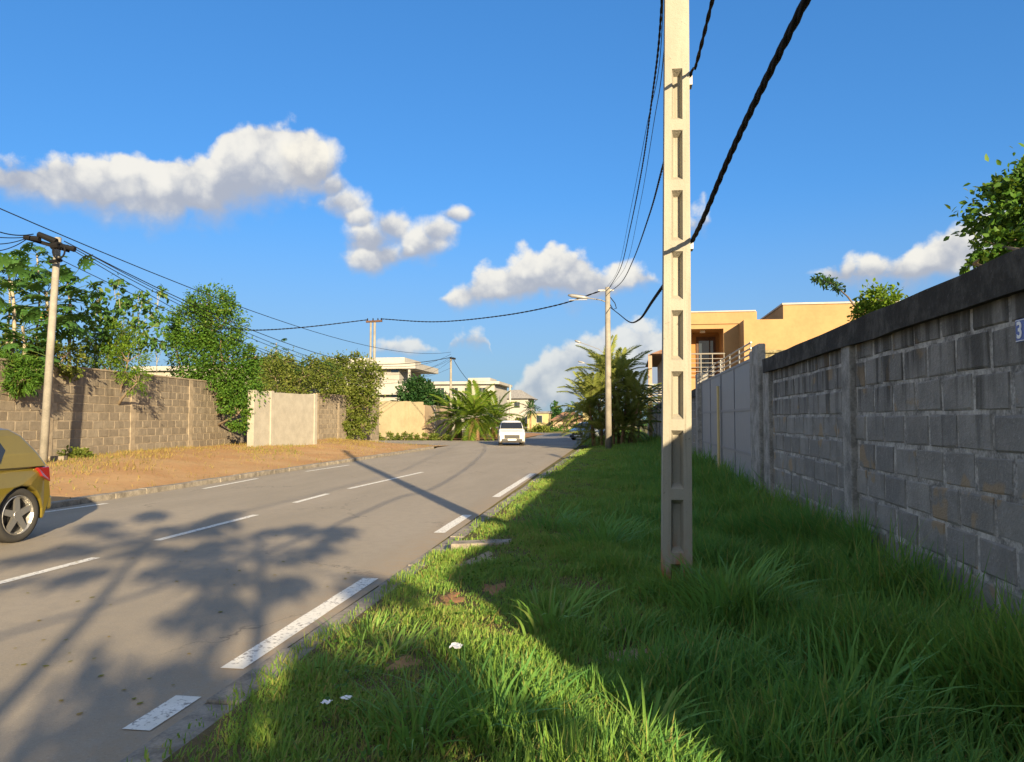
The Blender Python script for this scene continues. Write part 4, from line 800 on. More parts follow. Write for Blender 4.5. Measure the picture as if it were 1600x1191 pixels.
            ty = MB(); ty.lathe([(.215, .58), (.26, .565), (.295, .58), (.305, .61), (.305, .73), (.295, .765), (.265, .775), (.228, .765), (.214, .74)], (cx, 0, HC), 'y', 28); ty.v = [(x, s*y, z) for x, y, z in ty.v]; up(ty); ty.build('tyre', 'black_rubber', wl, smooth=True)
            br = MB(); br.lathe([(.001, .68), (.21, .68), (.215, .6)], (cx, 0, HC), 'y', 20); br.v = [(x, s*y, z) for x, y, z in br.v]; up(br); br.build('brake_drum', 'black_plastic', wl)
    return root
wc = G(28, 848)                             # near rear wheel of the gold car
rzc = R(-91); hd = Vector((math.cos(rzc), math.sin(rzc), 0)); lf_ = Vector((-hd.y, hd.x, 0))
car('gold_car', 'gold hatchback cut off by the left edge on the far lane', wc+hd*1.42-lf_*.77, rzc, 'gold_paint', 1.0)
tr = G(791, 697); car('white_car', 'boxy white vehicle facing the viewer by the yellow-green palms', Vector((tr.x, tr.y+2.0, 0)), R(-80), 'white_paint', 1.0, 1.0)
bc = G(922, 688); car('pale_blue_car', 'pale blue car half hidden by the grass in front of the palm cluster', Vector((bc.x-.2, bc.y+1.6, 0)), R(-112), 'pale_blue_paint', .92)

# ================================================================ vegetation
def limb(mb, a, b, r0, r1, bend=.12, n=6):
    a, b = Vector(a), Vector(b); L = (b-a).length; o = Vector((random.uniform(-1, 1), random.uniform(-1, 1), random.uniform(-.3, .3)))*bend*L
    mb.tube([a.lerp(b, i/n)+o*math.sin(math.pi*i/n) for i in range(n+1)], [r0+(r1-r0)*i/n for i in range(n+1)], 7)
def tree(name, label, cat, base, ells, n, size, mat, group=None, trunk_r=.12, bark='bark', per=26, spread=.25, shell=.45, wid=1.0):
    root = wthing(name, label, cat, base, group); mb = MB(); zs_ = [e[2] for e in ells]; fork = Vector((base[0], base[1], base[2]+max(.3, (min(zs_)-base[2])*.6)))
    limb(mb, Vector(base)-Vector((0, 0, .2)), fork, trunk_r, trunk_r*.7, .05)
    for e in ells:
        limb(mb, fork, e[:3], trunk_r*.55, trunk_r*.15)
        for k in range(4):
            d = Vector(RNG.normal(size=3)).normalized(); limb(mb, e[:3], Vector(e[:3])+Vector((d.x*e[3], d.y*e[4], abs(d.z)*e[5]))*.8, trunk_r*.2, trunk_r*.05, .1, 4)
    mb.build('trunk', bark, root, smooth=True); crown('crown', root, mat, ells, n, size, per, spread, shell, wid); return root

def papaya_leaf_mesh(name, pet, L, mat='papaya_leaf', lobes=9):
    V, F, T = [], [], []
    def tri(a, b, c): F.append((a, b, c))
    for i in range(5):                      # petiole
        s = i/4; z = -.10*pet*s*s
        V.extend([(pet*s, -.008, z), (pet*s, .008, z), (pet*s, 0, z+.014)]); T.extend([.85]*3)
        if i:
            o = 3*i
            for q in range(3): a, b = o-3+q, o-3+(q+1) % 3; tri(a, b, o+(q+1) % 3); tri(a, o+(q+1) % 3, o+q)
    cz = -.10*pet
    for k in range(lobes):
        a = R(-150+300*k/(lobes-1)); l = L*(1-.28*abs(k-(lobes-1)/2)/((lobes-1)/2)); c_, s_ = math.cos(a), math.sin(a); o = len(V); tn = random.uniform(.1, .6)
        for (u, w_, dz) in ((0, 0, 0), (.35, .17, -.02), (.35, -.17, -.02), (.5, .11, -.05), (.5, -.11, -.05), (.66, .30, -.12), (.66, -.30, -.12), (.76, .12, -.13), (.76, -.12, -.13), (1, 0, -.32), (.5, 0, .0), (.75, 0, -.08)):
            V.append((pet+(u*c_-w_*s_)*l, (u*s_+w_*c_)*l, cz+dz*l)); T.append(min(1, tn+random.uniform(-.05, .1)))
        for f in ((0, 2, 10), (0, 10, 1), (1, 10, 3), (10, 2, 4), (3, 10, 11), (10, 4, 11), (3, 11, 7), (3, 7, 5), (4, 8, 11), (4, 6, 8), (7, 11, 9), (11, 8, 9)): tri(*(o+q for q in f))
    return npmesh(name, np.array(V), np.array(F), np.array(T), mat)
PAPM = [papaya_leaf_mesh('leaf', .62, .34), papaya_leaf_mesh('leaf', .75, .38), papaya_leaf_mesh('leaf', .5, .3)]
def papaya(name, label, base, top, nl, scale=1.0, r=.07, fruit=0, group=None, spread=(-35, 65), cat='papaya tree', length=0.5):
    root = wthing(name, label, cat, base, group); b, t_ = Vector(base), Vector(top); mb = MB(); k = 8
    mb.tube([b.lerp(t_, i/k)+Vector((.04*math.sin(i*1.3), .03*math.cos(i*1.9), 0))-Vector((0, 0, .15 if i == 0 else 0)) for i in range(k+1)], [r*(1-.5*i/k) for i in range(k+1)], 9); mb.build('trunk', 'papaya_bark', root, smooth=True)
    d = (t_-b).normalized()
    for i in range(nl):
        f = i/max(1, nl-1); pt_ = t_-d*(length*scale*f); o = link('leaf', random.choice(PAPM), root); o.location = pt_-b
        pitch = R(spread[1]+(spread[0]-spread[1])*f+random.uniform(-12, 12)); o.rotation_euler = (random.uniform(-.3, .3), -pitch, i*2.4+random.uniform(-.3, .3)); s = scale*random.uniform(.8, 1.15); o.scale = (s, s, s)
    for i in range(fruit):
        a = i*2.1; fr = MB(); fr.lathe([(.005, -.13), (.06, -.10), (.085, -.02), (.06, .07), (.012, .12)], (0, 0, 0), 'z', 10); o = fr.build('fruit', 'papaya_fruit', root, smooth=True); o.location = t_-b+Vector((math.cos(a)*.13, math.sin(a)*.13, -length*scale-.06-.1*(i % 3)))
    return root
def wd_(px): return FPX*1.1/(60*(1-(px-90)/773))       # distance of the left wall seen at column px
def lbase(px, back=1.0, z=.46):
    d = wd_(px)+back; p = DP(px, 655, d); return Vector((p.x, p.y, z))
def ltopp(px, py, back=1.0): return DP(px, py, wd_(px)+back)
papaya('papaya_tree', 'tall dark papaya tree at the left edge with hanging leaves', lbase(22, .9), ltopp(20, 440, .9), 44, 1.1, .08, 0, 'papaya trees behind the tan wall', (-65, 60), length=1.9)
papaya('papaya_tree', 'papaya tree behind the slim pole carrying orange fruit', lbase(72, .9), ltopp(74, 455, .9), 30, 1.1, .08, 5, 'papaya trees behind the tan wall', (-30, 55), length=.45)
papaya('papaya_tree', 'papaya tree with a wide crown right of the slim pole', lbase(112, 1.1), ltopp(108, 442, 1.1), 32, 1.1, .07, 0, 'papaya trees behind the tan wall', (-65, 55), length=1.0)
papaya('papaya_tree', 'small papaya top high at the left edge beside the cables', lbase(12, 1.6), ltopp(14, 404, 1.6), 16, .8, .045, 0, 'papaya trees behind the tan wall', (-40, 40), length=.4)
papaya('papaya_tree', 'small papaya top just under the cable joints of the slim pole', lbase(58, 1.6), ltopp(60, 396, 1.6), 14, .8, .045, 0, 'papaya trees behind the tan wall', (-50, 40), length=.4)
papaya('papaya_tree', 'papaya tree filling the gap low behind the slim pole', lbase(30, .5), ltopp(38, 510, .5), 40, 1.05, .07, 0, 'papaya trees behind the tan wall', (-60, 45), length=1.1)
# sparse pale-stemmed plants right of the papayas
def stalk(label, px, top, tufts, back=1.2):
    b = lbase(px, back); root = wthing('stalky_plant', label, 'plant', b, 'thin stalky plants above the tan wall'); mb = MB(); t_ = ltopp(px, top, back)
    limb(mb, b, t_, .022, .007, .03, 8); P, D, T = [], [], []
    for (qx, qy, rr) in tufts:
        c = ltopp(qx, qy, back); m_ = b.lerp(t_, min(.95, max(.3, (c.z-b.z)/(t_.z-b.z)-.12))); limb(mb, m_, c, .011, .005, .06, 5); k = int(46*rr)
        P.append(np.array(c)[None]+RNG.normal(0, .14*rr, (k, 3))); D.append(RNG.normal(0, 1, (k, 3))); T.append(RNG.random(k))
    mb.build('stem', 'pale_stem', root, smooth=True); P, D, T = map(np.concatenate, (P, D, T)); V, F, tt = leaves(P, D, .2, .3, T); link('foliage', npmesh('foliage', V, F, tt, 'papaya_leaf'), root)
stalk('thin stalky plant nearest the papaya trees with yellowing leaves', 152, 452, [(155, 458, 1.2), (150, 480, 1.6), (160, 500, 1.5), (140, 515, 1.4), (152, 540, 1.8)])
stalk('tallest thin pale stalk with one tuft high above the tan wall', 184, 446, [(180, 444, 1.0), (192, 470, 1.0)])
stalk('thin stalky plant with reddish stem in the middle of the gap', 192, 480, [(178, 490, 1.3), (202, 476, 1.2), (176, 503, 1.0), (195, 530, 1.8), (180, 545, 2.0)])
stalk('thin stalky plant nearest the vine tree with scattered leaves', 216, 462, [(222, 468, 1.2), (212, 505, 1.4), (240, 488, 1.3), (218, 520, 1.5), (225, 540, 1.2), (250, 505, 1.1)])
stalk('bare forked stalk under the cables beside the vine tree', 246, 458, [(252, 455, .8), (244, 535, .7), (258, 540, .8)])
d = wd_(190)
tree('hedge_bush', 'lime green feathery bush spilling over the tan wall top', 'bush', lbase(180, .5), [E(170, 560, d, 34, 26), E(200, 565, d-.3, 30, 30), E(215, 598, d-.6, 14, 26), E(150, 550, d, 26, 34), E(185, 530, d+.3, 34, 26)], 6500, .09, 'lime_leaf', wid=.6)
d = wd_(30)
tree('hedge_bush', 'bright green drooping bush hanging over the wall at the left edge', 'bush', lbase(20, .4), [E(15, 578, d-.1, 34, 22), E(48, 580, d-.2, 20, 20), E(30, 598, d-.5, 26, 14), E(-20, 580, d, 30, 24)], 6000, .13, 'vine_leaf', wid=.4)
d = wd_(40)+.6
tree('dry_bush', 'greyish dry bush between the papaya trunks and the wall top', 'bush', lbase(70, .4), [E(100, 560, d+1, 30, 26), E(62, 552, d+1, 26, 20), E(20, 545, d+1, 40, 22)], 3800, .10, 'olive_leaf')
d = wd_(330)
tree('vine_tree', 'tall tree smothered in bright green vines leaning over the tan wall', 'tree', lbase(335, .8), [E(328, 478, d+.6, 36, 26), E(300, 510, d+.5, 36, 34), E(345, 512, d+.5, 36, 36), E(305, 560, d+.3, 40, 40), E(350, 566, d+.2, 46, 44), E(378, 600, d, 30, 36), E(372, 648, d-.4, 20, 26), E(395, 560, d+.6, 14, 20), E(275, 520, d+.6, 14, 20), E(362, 620, d-.2, 22, 30)], 26000, .105, 'vine_leaf', trunk_r=.14, spread=.2, shell=.6)
d = wd_(440)+.5
tree('creeper_bush', 'tangled creeper over the top of the white painted wall', 'bush', lbase(445, 1.2), [E(400, 605, d-1.2, 26, 30), E(430, 590, d, 36, 26), E(470, 590, d, 32, 22), E(510, 592, d+1.5, 34, 22), E(420, 575, d+1, 22, 16), E(405, 625, d-2, 16, 22), E(446, 566, d+.6, 14, 12), E(486, 570, d+.6, 16, 12), E(424, 560, d+1, 12, 14), E(440, 618, d-2.2, 16, 12), E(468, 612, d-1.6, 18, 8), E(418, 612, d-2.4, 14, 14)], 9500, .12, 'olive_leaf', spread=.34)
tree('background_shrub', 'dark leafy shrubs showing above the creeper by the white wall', 'shrub', lbase(430, 4), [E(420, 572, d+4, 30, 14), E(460, 574, d+4, 30, 12), E(500, 578, d+4, 26, 12)], 3500, .16, 'dark_leaf')
papaya('papaya_tree', 'lone small papaya tuft on a thin stem right of the vine tree', lbase(412, 3), ltopp(433, 536, 3), 7, .8, .05, 0, 'papaya trees behind the tan wall', (-70, 20), length=.3)
d = 46
tree('olive_bush', 'big olive green bush bulging over the wall beside the twin-post pole', 'bush', (*DP(552, 690, 47.2).xy, .25), [E(545, 600, d, 42, 36), E(520, 592, d+.6, 34, 26), E(572, 598, d-.2, 24, 36), E(548, 640, d-.8, 30, 36), E(548, 672, d-1.2, 14, 16), E(530, 572, d+.6, 30, 14), E(575, 640, d-.6, 18, 30), E(512, 566, d+.6, 10, 10), E(556, 562, d+.4, 12, 12), E(588, 588, d, 12, 14), E(540, 655, d-1.4, 22, 14), E(566, 668, d-1.2, 10, 16)], 15000, .14, 'olive_leaf', trunk_r=.14, spread=.22, shell=.55)
dd = DP(120, 715, wd_(120)-.7)
tree('weed_clump', 'dark low weed clump at the foot of the tan wall near the slim pole', 'weeds', (dd.x, dd.y, .4), [E(118, 713, wd_(120)-.7, 22, 9), E(132, 712, wd_(120)-.7, 14, 8)], 900, .09, 'olive_leaf', trunk_r=.02)
bk = G(90, 722, .44); o = MB().box(-.2, .2, -.12, .12, 0, .2).build('loose_block', 'tan_block', bevel=.012); o.location = (bk.x, bk.y, .40); o.rotation_euler = (0, 0, .3); tag(o, 'loose concrete block lying beside the slim pole base', 'block')
# foliage behind the cream wall
d = 72
tree('garden_tree', 'dark green garden tree behind the cream wall right of the villa', 'tree', (*DP(650, 690, d).xy, 0), [E(640, 612, d, 20, 14), E(665, 622, d, 24, 16), E(690, 630, d+2, 18, 12), E(655, 600, d, 16, 10)], 5000, .26, 'dark_leaf', trunk_r=.15)
d = 58
for (qx, lab) in ((603, 'rounded low shrub at the left foot of the cream wall'), (632, 'low shrub at the middle foot of the cream wall'), (664, 'yellowish low shrub at the foot of the peach wall'), (690, 'low shrub at the foot of the thin white pole')):
    tree('low_shrub', lab, 'shrub', (*DP(qx, 690, d-1).xy, 0), [E(qx, 684, d-1, 16, 6), E(qx-9, 686, d-1, 9, 4)], 1000, .13, 'olive_leaf', 'shrubs along the cream wall', trunk_r=.03)

def frond_mesh(name, L, nl, ll, droop, mat, wid=.035, v=.5):
    V, F, T = [], [], []; ax = []
    for i in range(13):
        s = i/12; ax.append(np.array((L*(s-.12*droop*s*s), 0, -droop*L*.42*s*s)))
    for i in range(12):
        o = len(V); a, b = ax[i], ax[i+1]; w_ = .022*(1-i/14)
        V += [a+(0, -w_, 0), a+(0, w_, 0), b+(0, w_, 0), b+(0, -w_, 0)]; T += [.9]*4; F += [(o, o+1, o+2), (o, o+2, o+3)]
    for k in range(nl):
        s = .14+.86*k/(nl-1); i = min(11, int(s*12)); p = ax[i]+(ax[i+1]-ax[i])*(s*12-i); l = ll*math.sin(math.pi*(.12+.80*s))**.6*random.uniform(.85, 1.1)
        for sd in (-1, 1):
            f = .45+.4*s; d1 = np.array((f, sd*.9, v*.35+random.uniform(-.1, .15))); d1 /= np.linalg.norm(d1); e1 = p+d1*l*.5; e2 = p+d1*l+np.array((0, 0, -.38*l)); wv_ = np.array((wid, -sd*wid*.3, 0)); o = len(V); tn = random.uniform(.1, .9)
            V += [p, e1-wv_, e1+wv_, e2]; T += [tn]*4; F += [(o, o+1, o+2), (o+1, o+3, o+2)]
    return npmesh(name, np.array(V), np.array(F), np.array(T), mat)
def palm(name, label, base, stems, meshes, nf, trunkmat, tr_, pitch=(75, -20), group=None, scale=1.0):
    root = wthing(name, label, 'palm tree', base, group); b = Vector(base)
    for (dx, dy, h, lx) in stems:
        MB().tube([b+Vector((dx, dy, -.2)), b+Vector((dx+lx*.3, dy, h*.5)), b+Vector((dx+lx, dy, h))], [tr_*1.15, tr_, tr_*.85], 9).build('trunk', trunkmat, root, smooth=True)
        for i in range(nf):
            f = i/max(1, nf-1); o = link('frond', random.choice(meshes), root); o.location = Vector((dx+lx, dy, h+.1*(1-f))); s = scale*random.uniform(.8, 1.12); o.scale = (s, s, s)
            o.rotation_euler = (random.uniform(-.25, .25), -R(pitch[0]+(pitch[1]-pitch[0])*f+random.uniform(-10, 10)), i*2.39996+random.uniform(-.3, .3)+dx*7)
    return root
ARE = [frond_mesh('frond', 2.4, 44, .6, 1.0, 'areca_leaf', .03), frond_mesh('frond', 2.1, 40, .55, 1.3, 'areca_leaf', .03), frond_mesh('frond', 2.6, 34, .6, .7, 'areca_leaf')]
PLM = [frond_mesh('frond', 3.0, 44, .8, .8, 'palm_leaf', .034), frond_mesh('frond', 2.7, 42, .75, 1.1, 'palm_leaf', .034)]
DRK = [frond_mesh('frond', 2.6, 26, .7, .8, 'dark_leaf', .05)]
ab = DP(956, 690, 41); palm('areca_palm', 'tall cluster of yellow-green feather palms behind the far cable pole', (ab.x, ab.y, .05), [(-.5, .2, 2.6, -.25), (.1, -.2, 3.3, .05), (.6, .3, 3.0, .25), (1.05, 0, 2.4, .4), (-.9, .5, 1.6, -.3), (.35, .8, 3.6, .0), (-.2, .6, 3.9, -.1), (-.5, -.3, .7, -.1), (.5, -.2, .9, .1), (.9, .5, 1.2, .2), (-1.0, 0, 2.3, -.2)], ARE, 16, 'palm_trunk', .07, (82, -18), scale=.9)
ab = DP(985, 690, 50); palm('areca_palm', 'smaller feather palm cluster against the far grey wall', (ab.x, ab.y, .05), [(0, 0, 1.8, .2), (.5, .4, 2.6, .3), (-.5, .3, 2.3, -.1)], ARE, 13, 'palm_trunk', .07, (80, -25), scale=.8)
pb_ = DP(740, 697, 57); palm('bushy_palm', 'bushy yellow-green palm with thick orange-brown trunk left of the white vehicle', (pb_.x, pb_.y, 0), [(0, 0, 1.7, .1)], PLM, 38, 'palm_trunk', .42, (78, -38), scale=.97)
pb_ = DP(716, 693, 62); palm('bushy_palm', 'bushy palm between the thin white pole and its thick-trunked neighbour', (pb_.x, pb_.y, 0), [(0, 0, 1.6, 0)], PLM, 32, 'palm_trunk', .3, (80, -35), scale=.92)
pb_ = DP(773, 690, 64); palm('bushy_palm', 'low bright palm directly behind the white vehicle', (pb_.x, pb_.y, 0), [(0, 0, 1.5, 0)], PLM, 34, 'palm_trunk', .3, (78, -35), scale=.95)
pb_ = DP(668, 690, 74); palm('garden_palm', 'dark palm behind the peach wall below the long white building', (pb_.x, pb_.y, 0), [(0, 0, 2.9, 0), (-1.6, .5, 2.4, 0)], DRK, 18, 'palm_trunk', .18, (85, -20))
pb_ = DP(829, 680, 98); palm('garden_palm', 'small dark slender palm in front of the yellow house', (pb_.x, pb_.y, 0), [(0, 0, 2.8, 0)], DRK, 16, 'palm_trunk', .12, (70, -45), scale=.62)
pb_ = DP(902, 680, 108); palm('garden_palm', 'dark palm crown beside the hipped roof near the palm cluster', (pb_.x, pb_.y, 0), [(0, 0, 2.6, 0)], DRK, 16, 'palm_trunk', .14, (75, -20), scale=.75)
# conifer
cb = DP(870, 680, 122); ct = wthing('conifer', 'pointed green conifer above the hipped brown roof', 'conifer', (cb.x, cb.y, 0)); hc = DP(868, 626, 122).z; MB().tube([(cb.x, cb.y, -.2), (cb.x, cb.y, hc)], [.2, .02], 7).build('trunk', 'bark', ct)
crown('crown', ct, 'conifer_leaf', [(cb.x, cb.y, hc*(.25+.75*i/9), max(.12, 2.2*(1-i/9.2)), max(.12, 2.2*(1-i/9.2)), hc*.07) for i in range(10)], 3500, .3, 16, .3, .2)
# low shrubs and hedges closing the far end of the road
for (qx, qy, dd_, rx, ry, mt, lab) in ((845, 676, 92, 16, 9, 'olive_leaf', 'grey-green shrub in front of the yellow house'), (880, 674, 100, 24, 6, 'vine_leaf', 'clipped low hedge below the hipped roof house'), (910, 672, 94, 16, 8, 'vine_leaf', 'green shrub beside the pale yellow garden wall'), (760, 668, 84, 22, 12, 'dark_leaf', 'dark shrub behind the bushy palms'), (812, 668, 100, 10, 14, 'olive_leaf', 'tall grey-green shrub right of the white vehicle')):
    tree('far_shrub', lab, 'shrub', (*DP(qx, 685, dd_).xy, 0), [E(qx, qy, dd_, rx, ry), E(qx+rx*.5, qy+2, dd_, rx*.6, ry*.7), E(qx-rx*.5, qy+2, dd_, rx*.6, ry*.7)], 1600, .25, mt, 'shrubs at the far bend', trunk_r=.06)
tl_ = []
for i in range(26):
    a = -52+i*3.1; dd_ = 170+random.uniform(-15, 30); p = Vector((math.sin(R(a))*dd_, math.cos(R(a))*dd_, 0)); tl_.append((p.x, p.y, 2.2, 7, 5, 2.6+random.uniform(-.6, 1.2)))
o = crown('treeline', None, 'dark_leaf', tl_, 9000, .8, 20, .25, .3); tag(o, 'distant belt of dark trees along the horizon', 'trees', kind='stuff')

# trees behind the right wall
d1 = 7.2; tree('leafy_tree', 'leafy tree reaching over the wall at the right edge', 'tree', (4.4, 5.2, .06), [(*AX(1598, 395, 3.9), .42, .5, .22), (*AX(1640, 330, 4.3), .7, .8, .42), (*AX(1580, 300, 4.2), .16, .3, .10), (*AX(1612, 285, 4.2), .2, .3, .2), (*AX(1550, 292, 4.0), .12, .2, .07), (*AX(1680, 330, 4.5), .6, .6, .5), (*AX(1560, 385, 3.6), .2, .3, .12), (*AX(1523, 412, 3.3), .08, .2, .05)], 9500, .07, 'vine_leaf', trunk_r=.09, spread=.2, shell=.3)
db = 14; tree('garden_bush', 'rounded bright green bush topping the wall in front of the orange house', 'bush', (5.0, 13.4, .06), [(*AX(1372, 472, 4.9), .24, .3, .24), (*AX(1352, 492, 4.8), .22, .3, .2), (*AX(1395, 478, 5.0), .2, .3, .2), (*AX(1375, 500, 5.0), .4, .4, .3)], 4200, .075, 'lime_leaf', trunk_r=.05, spread=.3)
fr_ = wthing('feathery_branch', 'single dark feathery branch arching over the wall left of the round bush', 'branch', (4.75, 13.9, .06)); pts_ = curve_pts([(4.75, 13.9, 0), (4.75, 13.9, 2.4), AX(1335, 478, 4.72), AX(1318, 458, 4.66), AX(1296, 442, 4.62), AX(1274, 435, 4.6)], 8)
MB().tube(pts_, [.03*(1-.75*i/len(pts_)) for i in range(len(pts_))], 6).build('stem', 'bark', fr_, smooth=True)
P_ = []; D_ = []
for i in range(26, len(pts_)):
    for k in range(16): P_.append(np.array(pts_[i])+RNG.normal(0, .05, 3)); D_.append(RNG.normal(0, 1, 3))
V, F, tt = leaves(np.array(P_), np.array(D_), .11, .3, None, .7); link('foliage', npmesh('foliage', V, F, tt, 'dark_leaf'), fr_)

# papaya trees at the viewer's back whose shadows lie across the road
def shadow_src(px, py, z): g_ = G(px, py); h = Vector((SDIR.x, SDIR.y, 0)).normalized(); return Vector((g_.x, g_.y, 0))+h*(z/math.tan(SUN_EL))+Vector((0, 0, z))
def back_papaya(label, px, py, z, nl, sc, fan, length, lean=.25):
    t_ = shadow_src(px, py, z); papaya('papaya_tree', label, (t_.x+lean, t_.y, .06), t_, nl, sc, .085, 0, "papaya trees at the viewer's back", fan, length=length)
random.seed(21)
back_papaya("taller papaya tree behind the wall at the viewer's back", 240, 835, 5.2, 22, 1.3, (-20, 30), .35)
back_papaya("papaya tree with a wide crown behind the wall at the viewer's back", 410, 845, 4.7, 24, 1.35, (-20, 30), .35, -.2)
back_papaya("short papaya tree behind the wall at the viewer's back", 335, 1000, 3.6, 5, 1.0, (-30, 40), .4)
s1_ = shadow_src(150, 1185, 3.1); tree('garden_bush', "dense bush behind the wall at the viewer's back", 'bush', (s1_.x, s1_.y, .06), [(s1_.x, s1_.y, 3.0, .5, .6, .45), (s1_.x+.5, s1_.y, 2.7, .5, .5, .4), (s1_.x-.35, s1_.y+.1, 2.6, .3, .4, .3)], 2600, .13, 'vine_leaf', trunk_r=.06)
s2_ = shadow_src(560, 1050, 2.9); tree('garden_bush', "loose bush leaning out over the wall at the viewer's back", 'bush', (s2_.x+.3, s2_.y, .06), [(s2_.x, s2_.y, 2.9, .45, .5, .22), (s2_.x+.6, s2_.y-.6, 3.0, .4, .5, .2), (s2_.x-.5, s2_.y+.2, 2.75, .22, .3, .12)], 900, .10, 'vine_leaf', trunk_r=.05)

# ================================================================ grass
def bare(x, y):
    k = np.ones(len(x))
    for (cx, cy, rx, ry) in BARE: k = np.minimum(k, np.clip((((x-cx)/rx)**2+((y-cy)/ry)**2-.15)/1.0, .10, 1))
    k = np.where((np.abs(y-c0.y) < .2) & (x < c1.x), .08, k); return k
def npnz(x, y, s): return np.sin(x*1.7*s+y*.9*s)*.5+np.sin(x*.8*s-y*1.9*s+1.3)*.3+np.sin(x*3.9*s+y*3.1*s+.5)*.2
def vz(x, y):
    sm = lambda a, b, q: (lambda t_: t_*t_*(3-2*t_))(np.clip((q-a)/(b-a), 0, 1))
    return .04+.10*sm(-2.1, -1.2, x)+.05*sm(0, 2.2, x)+.035*npnz(x, y, 1.3)*sm(-2.1, -1.6, x)
def sm(a, b, q): t_ = np.clip((q-a)/(b-a), 0, 1); return t_*t_*(3-2*t_)
def verge_grass(n, ya, yb_, wmul, hmul, segs=2):
    x = RNG.uniform(-2.22, 2.14, n); y = ya+(yb_-ya)*RNG.random(n)**1.25; y = np.clip(y, ya, yb_)
    dens = (.35+.65*sm(-.5, .5, npnz(x, y, 2.1)+npnz(x, y, 5.3)*.6))*bare(x, y); dens *= np.where(x < -2.05, .22, np.where(x < -1.95, .6, 1)); keep = RNG.random(n) < dens; x, y = x[keep], y[keep]; m_ = len(x)
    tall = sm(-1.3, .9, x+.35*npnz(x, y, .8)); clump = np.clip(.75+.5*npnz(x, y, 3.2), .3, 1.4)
    H = (.09+.25*tall+.26*sm(1.0, 2.0, x))*clump*RNG.uniform(.45, 1.3, m_)*hmul; W_ = RNG.uniform(.0045, .0095, m_)*wmul*(1+.4*tall)
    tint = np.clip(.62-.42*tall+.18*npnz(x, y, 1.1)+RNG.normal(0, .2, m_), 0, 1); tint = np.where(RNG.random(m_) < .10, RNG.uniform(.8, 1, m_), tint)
    return blades(np.stack([x, y, vz(x, y)-.01], 1), H, W_, RNG.uniform(0, 2*np.pi, m_), RNG.uniform(.1, .85, m_), 1.0, segs, tint)
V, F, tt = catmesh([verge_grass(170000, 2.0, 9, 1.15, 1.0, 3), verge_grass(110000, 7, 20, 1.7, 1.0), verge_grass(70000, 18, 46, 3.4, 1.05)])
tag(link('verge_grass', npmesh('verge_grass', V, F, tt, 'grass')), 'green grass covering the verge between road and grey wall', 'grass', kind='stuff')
n = 16000; x = RNG.uniform(-2.4, 2.1, n); y = RNG.uniform(44, 96, n); V, F, tt = blades(np.stack([x, y, np.full(n, .06)], 1), RNG.uniform(.12, .4, n), RNG.uniform(.02, .05, n), RNG.uniform(0, 6.28, n), RNG.uniform(.1, .7, n))
tag(link('far_grass', npmesh('far_grass', V, F, tt, 'grass')), 'far grass running down to the palms', 'grass', kind='stuff')
# big broad-bladed tufts
def tuft(label, px, py, nb, h, w_, spread=.12, lean=(.3, 1.0), tint=(.1, .6)):
    c = G(px, py, .12); root = wthing('grass_tuft', label, 'grass tuft', (c.x, c.y, verge_z(c.x, c.y)), 'broad-bladed grass tufts on the verge')
    P = np.stack([c.x+RNG.normal(0, spread, nb), c.y+RNG.normal(0, spread, nb), np.zeros(nb)], 1); P[:, 2] = vz(P[:, 0], P[:, 1])-.02
    a = np.arctan2(P[:, 1]-c.y, P[:, 0]-c.x)+RNG.normal(0, .5, nb)
    V, F, tt = blades(P, RNG.uniform(.5, 1.15, nb)*h, RNG.uniform(.7, 1.3, nb)*w_, a, RNG.uniform(*lean, nb), 1.15, 5, RNG.uniform(*tint, nb)); link('blades', npmesh('blades', V, F, tt, 'grass_broad'), root)['kind'] = 'stuff'
tuft('sunlit tuft with long broad blades in the middle of the verge', 862, 985, 70, .42, .022, .10, tint=(.4, .95))
tuft('large spreading tuft right of the near pole base', 1140, 985, 190, .62, .018, .16)
tuft('tall clump of grass left of the near pole', 940, 860, 170, .58, .016, .2)
tuft('tall clump farther left of the near pole against the shade edge', 860, 830, 120, .48, .016, .2)
tuft('dark tuft at the bottom middle of the picture', 770, 1150, 150, .40, .014, .12)
tuft('bottom tuft with pale arching blades left of the middle', 655, 1165, 110, .34, .014, .13, tint=(.3, .9))
tuft('tuft beside the white scrap of paper', 610, 1030, 70, .24, .012, .1, tint=(.5, 1))
tuft('tuft with stiff pale blades at the bottom right of centre', 1010, 1165, 50, .34, .02, .12, tint=(.4, .9))
tuft('dark tuft against the foot of the grey wall at the right edge', 1480, 1120, 170, .55, .014, .18)
tuft('long-bladed dark tuft at the bottom right', 1330, 1150, 160, .55, .016, .2)
tuft('dark weeds against the wall below the third pilaster', 1330, 880, 150, .6, .014, .22)
tuft('tall weeds at the foot of the gate post', 1205, 800, 160, .75, .014, .25)
tuft('weeds in front of the grey gate', 1120, 775, 150, .7, .016, .3)
tuft('tuft hugging the near pole base', 1045, 948, 80, .3, .014, .12)
tuft('yellowish tuft near the kerb at the sunny edge', 575, 985, 110, .22, .010, .12, tint=(.5, 1))
tuft('tuft on the kerb side near the long white edge line', 500, 1060, 110, .20, .010, .15, tint=(.3, .9))
